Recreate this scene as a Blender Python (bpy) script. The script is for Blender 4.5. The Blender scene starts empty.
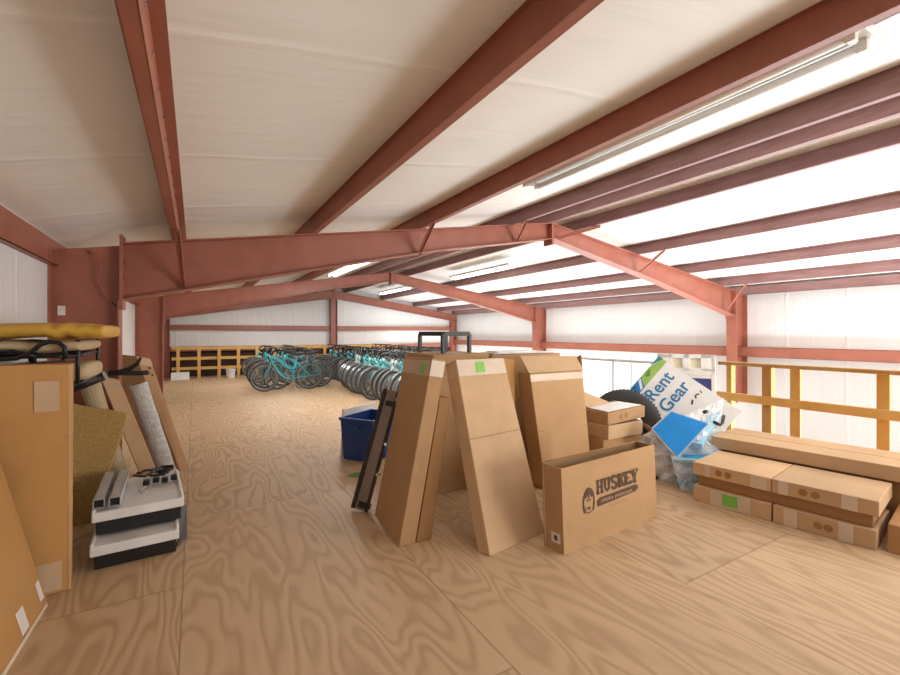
import bpy, bmesh, math, random
from mathutils import Vector as V, Matrix
random.seed(7)
S = bpy.context.scene
COL = S.collection
PI = math.pi
S.view_settings.view_transform = 'Standard'
S.view_settings.look = 'None'
S.view_settings.gamma = 1
S.view_settings.use_curve_mapping = False
S.view_settings.exposure = 0.15

# ------------------------------------------------------------------ materials
def nm(name):
    m = bpy.data.materials.new(name); m.use_nodes = True
    nt = m.node_tree; nt.nodes.clear()
    o = nt.nodes.new('ShaderNodeOutputMaterial'); b = nt.nodes.new('ShaderNodeBsdfPrincipled')
    nt.links.new(b.outputs[0], o.inputs[0])
    return m, nt, b
def nd(nt, typ, **k):
    n = nt.nodes.new(typ)
    for a, v in k.items():
        if a.startswith('i_'):
            key = a[2:]; n.inputs[int(key) if key.isdigit() else key.replace('_', ' ')].default_value = v
        else: setattr(n, a, v)
    return n
def ramp(nt, stops):
    r = nt.nodes.new('ShaderNodeValToRGB'); e = r.color_ramp.elements
    while len(e) < len(stops): e.new(0.5)
    for x, (p, c) in zip(e, stops): x.position = p; x.color = (*c, 1)
    return r
def math_n(nt, op, a, b=None):
    n = nt.nodes.new('ShaderNodeMath'); n.operation = op
    for i, q in enumerate((a, b)):
        if q is None: continue
        if isinstance(q, (int, float)): n.inputs[i].default_value = q
        else: nt.links.new(q, n.inputs[i])
    return n.outputs[0]
def coords(nt, scale=(1, 1, 1), kind='Object'):
    t = nt.nodes.new('ShaderNodeTexCoord'); mp = nt.nodes.new('ShaderNodeMapping')
    mp.inputs['Scale'].default_value = scale
    nt.links.new(t.outputs[kind], mp.inputs[0]); return mp.outputs[0]
def noisy(name, c1, c2, scale=(3, 3, 3), rough=0.6, metal=0.0, bump=0.0, bscale=40, detail=4, spec=0.5, coat=0):
    m, nt, b = nm(name); L = nt.links.new
    v = coords(nt, scale)
    n = nd(nt, 'ShaderNodeTexNoise', i_Scale=1.0, i_Detail=detail, i_Roughness=0.6); L(v, n.inputs['Vector'])
    r = ramp(nt, [(0.3, c1), (0.7, c2)]); L(n.outputs[0], r.inputs[0]); L(r.outputs[0], b.inputs['Base Color'])
    b.inputs['Roughness'].default_value = rough; b.inputs['Metallic'].default_value = metal
    b.inputs['Specular IOR Level'].default_value = spec; b.inputs['Coat Weight'].default_value = coat
    if bump:
        n2 = nd(nt, 'ShaderNodeTexNoise', i_Scale=bscale, i_Detail=3.0); L(coords(nt), n2.inputs['Vector'])
        bp = nd(nt, 'ShaderNodeBump', i_Strength=bump, i_Distance=0.01); L(n2.outputs[0], bp.inputs['Height']); L(bp.outputs[0], b.inputs['Normal'])
    return m
def mul(c, k): return tuple(x * k for x in c)
M = {}
def flat(key, c, rough=0.5, metal=0.0, var=0.1, **k):
    M[key] = noisy(key, mul(c, 1 - var), mul(c, 1 + var), (4, 4, 4), rough, metal, **k); return M[key]

flat('red_steel', (0.345, 0.118, 0.076), 0.42, 0, 0.12, bump=0.05)
M['dusty_steel'] = noisy('dusty_steel', (0.25, 0.12, 0.11), (0.34, 0.20, 0.19), (9, 3, 20), 0.5, 0, 0.1)
flat('black_metal', (0.015, 0.015, 0.017), 0.35, 0.3)
flat('black_plastic', (0.012, 0.012, 0.013), 0.45)
flat('rubber', (0.04, 0.038, 0.037), 0.75, bump=0.2)
flat('grey_metal', (0.55, 0.55, 0.55), 0.4, 0.25)
flat('chrome', (0.6, 0.6, 0.62), 0.2, 0.9)
flat('white_enamel', (0.78, 0.77, 0.74), 0.4)
flat('white_paper', (0.82, 0.82, 0.80), 0.7)
flat('off_white', (0.76, 0.74, 0.70), 0.6, bump=0.2)
flat('cream', (0.8, 0.74, 0.55), 0.6)
flat('blue_bin', (0.012, 0.06, 0.27), 0.4)
flat('sky_blue', (0.0, 0.30, 0.85), 0.5)
flat('cyan_blue', (0.03, 0.38, 0.70), 0.45)
flat('pale_blue', (0.35, 0.62, 0.78), 0.5)
flat('navy', (0.035, 0.05, 0.20), 0.55)
flat('text_blue', (0.03, 0.20, 0.42), 0.6)
flat('sign_green', (0.30, 0.52, 0.10), 0.6)
flat('sign_teal', (0.02, 0.25, 0.28), 0.6)
flat('sign_blue', (0.02, 0.22, 0.60), 0.6)
flat('sticker_green', (0.22, 0.55, 0.10), 0.6)
flat('leaf_green', (0.14, 0.28, 0.07), 0.6)
flat('bike_tire', (0.085, 0.085, 0.085), 0.7)
flat('ink', (0.09, 0.05, 0.032), 0.8)
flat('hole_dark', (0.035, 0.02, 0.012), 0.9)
flat('tape_clear', (0.58, 0.41, 0.26), 0.28)
flat('tape_pale', (0.66, 0.53, 0.40), 0.3)
flat('label_white', (0.72, 0.66, 0.60), 0.6)
flat('teal_paint', (0.05, 0.50, 0.56), 0.3, coat=0.4)
flat('mint_paint', (0.33, 0.66, 0.62), 0.3, coat=0.4)
flat('white_paint', (0.75, 0.78, 0.76), 0.3, coat=0.4)
flat('dark_paint', (0.03, 0.035, 0.05), 0.35)
flat('wheel_grey', (0.30, 0.31, 0.32), 0.35, 0.6)
flat('saddle_brown', (0.03, 0.024, 0.02), 0.6)
flat('rail_brown', (0.25, 0.19, 0.16), 0.45)
flat('rail_dark', (0.022, 0.012, 0.014), 0.4)
flat('tan_pad', (0.52, 0.40, 0.24), 0.8, bump=0.3)
flat('yellow_pad', (0.62, 0.36, 0.05), 0.6, bump=0.3)
flat('concrete', (0.42, 0.41, 0.39), 0.8)
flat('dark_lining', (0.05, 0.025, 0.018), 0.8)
M['foam'] = noisy('foam', (0.40, 0.24, 0.065), (0.58, 0.38, 0.14), (60, 60, 60), 0.95, 0, 0.6, 120, 6)
M['plastic_roll'] = noisy('plastic_roll', (0.45, 0.44, 0.42), (0.72, 0.71, 0.69), (25, 25, 40), 0.35, 0, 0.7, 30)
M['lumber'] = noisy('lumber', (0.62, 0.33, 0.08), (0.76, 0.45, 0.14), (3, 3, 3), 0.6, 0, 0.1)
M['lumber_dark'] = noisy('lumber_dark', (0.42, 0.22, 0.06), (0.54, 0.30, 0.10), (9, 9, 2), 0.65, 0, 0.1)

def cardboard(key, c):
    m, nt, b = nm(key); L = nt.links.new
    oi = nd(nt, 'ShaderNodeObjectInfo')
    n = nd(nt, 'ShaderNodeTexNoise', i_Scale=2.2, i_Detail=5.0, i_Roughness=0.6); L(coords(nt), n.inputs['Vector'])
    r = ramp(nt, [(0.3, mul(c, 0.88)), (0.7, mul(c, 1.08))]); L(n.outputs[0], r.inputs[0])
    hv = nd(nt, 'ShaderNodeHueSaturation'); L(r.outputs[0], hv.inputs['Color'])
    L(math_n(nt, 'ADD', math_n(nt, 'MULTIPLY', oi.outputs['Random'], 0.2), 0.9), hv.inputs['Value'])
    L(hv.outputs[0], b.inputs['Base Color'])
    w = nd(nt, 'ShaderNodeTexWave', i_Scale=55.0, bands_direction='Z'); L(coords(nt), w.inputs['Vector'])
    n2 = nd(nt, 'ShaderNodeTexNoise', i_Scale=9.0, i_Detail=2.0); L(coords(nt), n2.inputs['Vector'])
    h = math_n(nt, 'ADD', math_n(nt, 'MULTIPLY', w.outputs[0], 0.08), n2.outputs[0])
    bp = nd(nt, 'ShaderNodeBump', i_Strength=0.12, i_Distance=0.02); L(h, bp.inputs['Height']); L(bp.outputs[0], b.inputs['Normal'])
    b.inputs['Roughness'].default_value = 0.75; b.inputs['Specular IOR Level'].default_value = 0.3
    M[key] = m
cardboard('card', (0.52, 0.315, 0.155))
cardboard('card_light', (0.60, 0.395, 0.225))
cardboard('card_dark', (0.36, 0.19, 0.075))
cardboard('card_warm', (0.50, 0.265, 0.09))

def insulation(key, c, stripe_axis, pitch, strength):
    """white vinyl faced insulation: facing seams and soft wrinkles (all relief is bump)"""
    m, nt, b = nm(key); L = nt.links.new
    tc = nd(nt, 'ShaderNodeTexCoord'); sp = nd(nt, 'ShaderNodeSeparateXYZ'); L(tc.outputs['Object'], sp.inputs[0])
    n = nd(nt, 'ShaderNodeTexNoise', i_Scale=1.3, i_Detail=5.0); L(tc.outputs['Object'], n.inputs['Vector'])
    r = ramp(nt, [(0.3, mul(c, 0.95)), (0.7, c)]); L(n.outputs[0], r.inputs[0])
    s = sp.outputs[stripe_axis]
    wob = math_n(nt, 'MULTIPLY', n.outputs[0], 0.12)
    f = math_n(nt, 'FRACT', math_n(nt, 'DIVIDE', math_n(nt, 'ADD', s, wob), pitch))
    d = math_n(nt, 'ABSOLUTE', math_n(nt, 'SUBTRACT', f, 0.5))
    seam = nd(nt, 'ShaderNodeMapRange', i_1=0.0, i_2=0.035, i_3=1.0, i_4=0.0); L(d, seam.inputs[0])
    mx = nd(nt, 'ShaderNodeMixRGB'); L(math_n(nt, 'MULTIPLY', seam.outputs[0], 0.35), mx.inputs[0]); L(r.outputs[0], mx.inputs[1]); mx.inputs[2].default_value = (*mul(c, 1.12), 1)
    L(mx.outputs[0], b.inputs['Base Color'])
    mp = nd(nt, 'ShaderNodeMapping'); L(tc.outputs['Object'], mp.inputs[0])
    mp.inputs['Scale'].default_value = (0.8, 5, 0.8) if stripe_axis == 1 else (5, 5, 0.7)
    n3 = nd(nt, 'ShaderNodeTexNoise', i_Scale=1.6, i_Detail=4.0); L(mp.outputs[0], n3.inputs['Vector'])
    h = math_n(nt, 'ADD', math_n(nt, 'MULTIPLY', seam.outputs[0], 0.5), n3.outputs[0])
    bp = nd(nt, 'ShaderNodeBump', i_Strength=strength, i_Distance=0.03); L(h, bp.inputs['Height']); L(bp.outputs[0], b.inputs['Normal'])
    b.inputs['Roughness'].default_value = 0.55; b.inputs['Specular IOR Level'].default_value = 0.3
    M[key] = m
insulation('roof_vinyl', (0.88, 0.86, 0.82), 1, 1.22, 0.35)
insulation('wall_vinyl', (0.80, 0.79, 0.78), 1, 0.91, 0.4)
insulation('end_vinyl', (0.80, 0.79, 0.78), 0, 0.91, 0.4)

def plywood():
    m, nt, b = nm('plywood'); L = nt.links.new
    tc = nd(nt, 'ShaderNodeTexCoord'); sp = nd(nt, 'ShaderNodeSeparateXYZ'); L(tc.outputs['Object'], sp.inputs[0])
    X, Y = sp.outputs[0], sp.outputs[1]
    sx = math_n(nt, 'DIVIDE', math_n(nt, 'ADD', X, 0.06), 1.22)
    ix = math_n(nt, 'FLOOR', sx); fx = math_n(nt, 'FRACT', sx)
    stag = math_n(nt, 'MULTIPLY', math_n(nt, 'MODULO', math_n(nt, 'ADD', ix, 100), 2.0), 1.05)
    sy = math_n(nt, 'DIVIDE', math_n(nt, 'ADD', math_n(nt, 'SUBTRACT', Y, 1.46), stag), 2.44)
    iy = math_n(nt, 'FLOOR', sy); fy = math_n(nt, 'FRACT', sy)
    cid = nd(nt, 'ShaderNodeCombineXYZ'); L(ix, cid.inputs[0]); L(iy, cid.inputs[1])
    wn = nd(nt, 'ShaderNodeTexWhiteNoise', noise_dimensions='2D'); L(cid.outputs[0], wn.inputs['Vector'])
    rnd = wn.outputs['Value']
    cv = nd(nt, 'ShaderNodeCombineXYZ')
    L(math_n(nt, 'MULTIPLY', X, 3.0), cv.inputs[0]); L(math_n(nt, 'MULTIPLY', Y, 0.62), cv.inputs[1]); L(math_n(nt, 'MULTIPLY', rnd, 40.0), cv.inputs[2])
    n = nd(nt, 'ShaderNodeTexNoise', i_Scale=1.0, i_Detail=2.0, i_Roughness=0.45, i_Distortion=0.25); L(cv.outputs[0], n.inputs['Vector'])
    ring = math_n(nt, 'ADD', math_n(nt, 'MULTIPLY', math_n(nt, 'SINE', math_n(nt, 'MULTIPLY', n.outputs[0], 95.0)), 0.5), 0.5)
    # fine fibres along the sheet
    cf = nd(nt, 'ShaderNodeCombineXYZ'); L(math_n(nt, 'MULTIPLY', X, 90.0), cf.inputs[0]); L(math_n(nt, 'MULTIPLY', Y, 5.0), cf.inputs[1])
    nf = nd(nt, 'ShaderNodeTexNoise', i_Scale=1.0, i_Detail=3.0); L(cf.outputs[0], nf.inputs['Vector'])
    nb = nd(nt, 'ShaderNodeTexNoise', i_Scale=1.4, i_Detail=3.0); L(tc.outputs['Object'], nb.inputs['Vector'])
    con = math_n(nt, 'MULTIPLY', math_n(nt, 'ADD', math_n(nt, 'MULTIPLY', nb.outputs[0], 0.75), 0.25), math_n(nt, 'SUBTRACT', 1.0, math_n(nt, 'MULTIPLY', rnd, 0.22)))
    g = math_n(nt, 'MULTIPLY', math_n(nt, 'POWER', ring, 1.6), math_n(nt, 'MULTIPLY', con, 0.85))
    r = ramp(nt, [(0.0, (0.60, 0.42, 0.25)), (1.0, (0.35, 0.20, 0.10))])
    L(math_n(nt, 'ADD', g, math_n(nt, 'MULTIPLY', math_n(nt, 'SUBTRACT', nf.outputs[0], 0.5), 0.35)), r.inputs[0])
    big = nd(nt, 'ShaderNodeHueSaturation'); L(r.outputs[0], big.inputs['Color'])
    L(math_n(nt, 'ADD', math_n(nt, 'MULTIPLY', math_n(nt, 'ADD', math_n(nt, 'MULTIPLY', rnd, 0.5), nb.outputs[0]), 0.16), 0.86), big.inputs['Value'])
    def edge(f, w):
        d = math_n(nt, 'ABSOLUTE', math_n(nt, 'SUBTRACT', f, 0.5))
        q = nd(nt, 'ShaderNodeMapRange', i_1=0.5 - w * 2, i_2=0.5 - w * 0.4, i_3=0.0, i_4=1.0); L(d, q.inputs[0]); return q.outputs[0]
    seam = math_n(nt, 'MAXIMUM', edge(fx, 0.0028), edge(fy, 0.0014))
    # scattered dark scuffs
    ns = nd(nt, 'ShaderNodeTexVoronoi', i_Scale=1.7); L(tc.outputs['Object'], ns.inputs['Vector'])
    sc = nd(nt, 'ShaderNodeMapRange', i_1=0.02, i_2=0.05, i_3=0.6, i_4=0.0); L(ns.outputs['Distance'], sc.inputs[0])
    dk = math_n(nt, 'MAXIMUM', math_n(nt, 'MULTIPLY', seam, 0.42), sc.outputs[0])
    mx = nd(nt, 'ShaderNodeMixRGB'); L(dk, mx.inputs[0]); L(big.outputs[0], mx.inputs[1]); mx.inputs[2].default_value = (0.10, 0.06, 0.035, 1)
    L(mx.outputs[0], b.inputs['Base Color'])
    bp = nd(nt, 'ShaderNodeBump', i_Strength=0.15, i_Distance=0.004); L(math_n(nt, 'SUBTRACT', 1.0, math_n(nt, 'ADD', ring, seam)), bp.inputs['Height']); L(bp.outputs[0], b.inputs['Normal'])
    b.inputs['Roughness'].default_value = 0.55; b.inputs['Specular IOR Level'].default_value = 0.35
    M['plywood'] = m
plywood()

def film(key, tint, alpha):
    m, nt, b = nm(key); L = nt.links.new
    b.inputs['Base Color'].default_value = (*tint, 1); b.inputs['Roughness'].default_value = 0.22
    n = nd(nt, 'ShaderNodeTexNoise', i_Scale=7.0, i_Detail=5.0); L(coords(nt), n.inputs['Vector'])
    mr = nd(nt, 'ShaderNodeMapRange', i_1=0.35, i_2=0.65, i_3=alpha - 0.25, i_4=alpha + 0.25); L(n.outputs[0], mr.inputs[0])
    L(mr.outputs[0], b.inputs['Alpha'])
    bp = nd(nt, 'ShaderNodeBump', i_Strength=0.8, i_Distance=0.03); L(n.outputs[0], bp.inputs['Height']); L(bp.outputs[0], b.inputs['Normal'])
    M[key] = m
film('clear_film', (0.88, 0.88, 0.90), 0.55)
m_, nt_, b_ = nm('lamp_tube'); b_.inputs['Base Color'].default_value = (0.86, 0.86, 0.84, 1); b_.inputs['Roughness'].default_value = 0.15; M['lamp_tube'] = m_
m_, nt_, b_ = nm('lamp_lit'); b_.inputs['Base Color'].default_value = (0.9, 0.9, 0.9, 1); b_.inputs['Emission Color'].default_value = (1, 0.98, 0.95, 1); b_.inputs['Emission Strength'].default_value = 6.0; M['lamp_lit'] = m_

# ------------------------------------------------------------------ mesh helpers
class MB:
    def __init__(s): s.v = []; s.f = []
    def add(s, vs, fs):
        o = len(s.v); s.v += [V(p) for p in vs]; s.f += [tuple(i + o for i in f) for f in fs]; return s
    def hexa(s, b, t):
        return s.add(list(b) + list(t), [(3, 2, 1, 0), (4, 5, 6, 7), (0, 1, 5, 4), (1, 2, 6, 5), (2, 3, 7, 6), (3, 0, 4, 7)])
    def box(s, x0, x1, y0, y1, z0, z1):
        return s.hexa([(x0, y0, z0), (x1, y0, z0), (x1, y1, z0), (x0, y1, z0)], [(x0, y0, z1), (x1, y0, z1), (x1, y1, z1), (x0, y1, z1)])
    def bar(s, a, b, w, h, up=(0, 0, 1)):
        a, b = V(a), V(b); d = (b - a).normalized(); u = V(up)
        r = d.cross(u)
        if r.length < 1e-4: r = d.cross(V((1, 0, 0)))
        r.normalize(); u = r.cross(d)
        c = [(-w / 2, -h / 2), (w / 2, -h / 2), (w / 2, h / 2), (-w / 2, h / 2)]
        return s.hexa([a + r * x + u * y for x, y in c], [b + r * x + u * y for x, y in c])
    def tube(s, pts, r, n=10, caps=True, rs=None):
        pts = [V(p) for p in pts]; base = len(s.v); prev = None
        for i, p in enumerate(pts):
            d = (pts[min(i + 1, len(pts) - 1)] - pts[max(i - 1, 0)]).normalized()
            if prev is None:
                prev = d.cross(V((0, 0, 1)))
                if prev.length < 1e-3: prev = d.cross(V((1, 0, 0)))
            prev = (prev - d * prev.dot(d)).normalized(); q = d.cross(prev)
            rr = rs[i] if rs else r
            for k in range(n):
                a = 2 * PI * k / n; s.v.append(p + (prev * math.cos(a) + q * math.sin(a)) * rr)
        for i in range(len(pts) - 1):
            for k in range(n):
                k2 = (k + 1) % n; s.f.append((base + i * n + k, base + i * n + k2, base + (i + 1) * n + k2, base + (i + 1) * n + k))
        if caps:
            s.f.append(tuple(base + k for k in reversed(range(n)))); s.f.append(tuple(base + (len(pts) - 1) * n + k for k in range(n)))
        return s
    def ring(s, c, ax, R, prof, n=28):
        """lathe closed profile [(dr, dh)] around axis through c"""
        c = V(c); ax = V(ax).normalized(); u = ax.cross(V((0, 0, 1)))
        if u.length < 1e-3: u = ax.cross(V((1, 0, 0)))
        u.normalize(); w = ax.cross(u); base = len(s.v); m = len(prof)
        for i in range(n):
            a = 2 * PI * i / n; d = u * math.cos(a) + w * math.sin(a)
            for dr, dh in prof: s.v.append(c + d * (R + dr) + ax * dh)
        for i in range(n):
            for k in range(m):
                s.f.append((base + i * m + k, base + ((i + 1) % n) * m + k, base + ((i + 1) % n) * m + (k + 1) % m, base + i * m + (k + 1) % m))
        return s
    def prism(s, pts, d):
        """extrude a 3D polygon by vector d"""
        n = len(pts); d = V(d); base = len(s.v)
        s.v += [V(p) for p in pts] + [V(p) + d for p in pts]
        s.f.append(tuple(base + i for i in reversed(range(n)))); s.f.append(tuple(base + n + i for i in range(n)))
        for i in range(n): s.f.append((base + i, base + (i + 1) % n, base + n + (i + 1) % n, base + n + i))
        return s

def wloc(o):
    p = V((0, 0, 0))
    while o: p += o.location; o = o.parent
    return p
def build(mb, name, mat, parent=None, bevel=0.0, smooth=False, origin=None, subsurf=0):
    if parent: o3 = wloc(parent)
    elif origin is not None: o3 = V(origin)
    else:
        xs = [p.x for p in mb.v]; ys = [p.y for p in mb.v]; zs = [p.z for p in mb.v]
        o3 = V(((min(xs) + max(xs)) / 2, (min(ys) + max(ys)) / 2, min(zs)))
    me = bpy.data.meshes.new(name); me.from_pydata([p - o3 for p in mb.v], [], mb.f)
    bm = bmesh.new(); bm.from_mesh(me); bmesh.ops.recalc_face_normals(bm, faces=bm.faces); bm.to_mesh(me); bm.free()
    me.materials.append(M[mat])
    if smooth:
        for p in me.polygons: p.use_smooth = True
    o = bpy.data.objects.new(name, me); COL.objects.link(o)
    if parent: o.parent = parent
    else: o.location = o3
    if bevel:
        b = o.modifiers.new('bevel', 'BEVEL'); b.width = bevel; b.segments = 2; b.limit_method = 'ANGLE'
    if subsurf:
        b = o.modifiers.new('sub', 'SUBSURF'); b.levels = subsurf; b.render_levels = subsurf
    return o
def tag(o, label, cat, group=None):
    o['label'] = label; o['category'] = cat
    if group: o['group'] = group
    return o
def thing(name, loc, label, cat, group=None):
    o = bpy.data.objects.new(name, None); COL.objects.link(o); o.location = loc; o.empty_display_size = 0.1
    return tag(o, label, cat, group)
def structure(o): o['kind'] = 'structure'; return o
def lerp(a, b, t): return V(a) + (V(b) - V(a)) * t
def bil(q, u, v): return lerp(lerp(q[0], q[1], u), lerp(q[3], q[2], u), v)
def patch(q, u0, u1, v0, v1, name, mat, parent, off=0.0025, label=None, th=0.0012):
    n = (V(q[1]) - V(q[0])).cross(V(q[3]) - V(q[0])).normalized()
    ps = [bil(q, u, v) + n * off for u, v in ((u0, v0), (u1, v0), (u1, v1), (u0, v1))]
    o = build(MB().prism([p - n * th for p in ps], n * th), name, mat, parent)
    if label: o['label'] = label
    return o
def faces(b, t):
    return dict(front=(b[0], b[1], t[1], t[0]), right=(b[1], b[2], t[2], t[1]), back=(b[2], b[3], t[3], t[2]), left=(b[3], b[0], t[0], t[3]), top=(t[0], t[1], t[2], t[3]))
def cbox(b, t, label, group=None, mat='card', name='cardboard_box', cat='box', bevel=0.006, seam='top'):
    """closed carton from two quads (front-left, front-right, back-right, back-left); returns thing, faces"""
    b = [V((*p, 0)) if len(p) == 2 else V(p) for p in b]; t = [V(p) for p in t]
    c = sum(b, V()) / 4
    root = thing(name, c, label, cat, group)
    build(MB().hexa(b, t), 'box_body', mat, root, bevel)
    f = faces(b, t)
    return root, f
def rect(o, u, v, a0, a1, b0, b1, z):
    """quad in a floor frame: origin o, axes u, v"""
    o, u, v = V((*o, 0)), V((*u, 0)), V((*v, 0))
    return [o + u * a0 + v * b0 + V((0, 0, z)), o + u * a1 + v * b0 + V((0, 0, z)), o + u * a1 + v * b1 + V((0, 0, z)), o + u * a0 + v * b1 + V((0, 0, z))]
def ribbon(mb, pts, w, P):
    """flat stroke of width w through 2D points, placed by P(u, v)"""
    L, R = [], []
    for i, p in enumerate(pts):
        a = V((*pts[max(i - 1, 0)], 0)); c = V((*pts[min(i + 1, len(pts) - 1)], 0)); d = (c - a).normalized(); n = V((-d.y, d.x, 0)) * w / 2
        L.append((p[0] + n.x, p[1] + n.y)); R.append((p[0] - n.x, p[1] - n.y))
    for i in range(len(pts) - 1):
        mb.add([P(*R[i]), P(*R[i + 1]), P(*L[i + 1]), P(*L[i])], [(0, 1, 2, 3)])
def arc2(cx, cy, r, a0, a1, n=12, ry=None):
    ry = ry or r
    return [(cx + r * math.cos(math.radians(a0 + (a1 - a0) * i / n)), cy + ry * math.sin(math.radians(a0 + (a1 - a0) * i / n))) for i in range(n + 1)]

# ------------------------------------------------------------------ camera
cam = bpy.data.cameras.new('camera'); co = bpy.data.objects.new('camera', cam); COL.objects.link(co)
F_PX, YAW, CH = 437.4, math.radians(30.242), 1.41
cam.sensor_width = 36; cam.lens = 36 * F_PX / 900; cam.shift_y = -4.3 / 900; cam.clip_start = 0.02
co.location = (0, 0, CH); co.rotation_euler = (PI / 2, 0, -YAW); S.camera = co

# ------------------------------------------------------------------ building shell
XL, XR, XC = -1.04, 9.9, 4.5
YB, YE = -2.6, 16.55
Z0 = -3.0
FX, FY, FX2 = 5.62, 5.3, 6.95      # stair void: x > FX, y < FY; far strip added to let light up
def zl(x): return 2.13 + 0.161 * (x - XL)
def zr(x): return 3.022 - 0.15 * (x - XC)
def zb(x): return zl(x) if x < XC else zr(x)     # underside of the purlins

fl = MB()
fl.prism([(XL, YB, -0.03), (FX, YB, -0.03), (FX, FY, -0.03), (FX2, FY, -0.03), (FX2, YE, -0.03), (XL, YE, -0.03)], (0, 0, 0.03))
structure(build(fl, 'floor', 'plywood', origin=(0, 0, 0)))
structure(build(MB().box(FX, FX + 0.04, YB, FY, -0.32, 0.0).box(FX + 0.04, FX2, FY - 0.04, FY, -0.32, -0.031).box(FX2, FX2 + 0.04, FY, YE, -0.32, 0), 'trim_1', 'lumber_dark'))
structure(build(MB().box(XL, XR, YB, YE, Z0 - 0.1, Z0), 'floor_lower', 'concrete'))
D = 0.165
ce = MB()
ce.prism([(XL - 0.1, YB, 2.19), (-0.15, YB, zl(-0.15) + D), (XC, YB, zl(XC) + D), (XR + 0.1, YB, zr(XR + 0.1) + D), (XR + 0.1, YB, zr(XR + 0.1) + D + 0.05), (XC, YB, zl(XC) + D + 0.05), (-0.15, YB, zl(-0.15) + D + 0.05), (XL - 0.1, YB, 2.24)], (0, YE - YB + 0.1, 0))
structure(build(ce, 'ceiling', 'roof_vinyl', origin=(0, 0, 0)))
structure(build(MB().box(XL - 0.08, XL, YB, YE, Z0, 2.21), 'wall_left', 'wall_vinyl', origin=(0, 0, 0)))
structure(build(MB().box(XR, XR + 0.08, YB, YE, Z0, zr(XR) + D), 'wall_right', 'wall_vinyl', origin=(0, 0, 0)))
ew = MB().prism([(XL, YE, Z0), (XR, YE, Z0), (XR, YE, zr(XR) + D), (XC, YE, zl(XC) + D), (XL, YE, zl(XL) + D)], (0, 0.08, 0))
structure(build(ew, 'wall_far', 'end_vinyl', origin=(0, 0, 0)))
structure(build(MB().box(XL, XR, YE - 0.03, YE, 0.0, 0.82), 'trim_2', 'dark_lining'))

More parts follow.
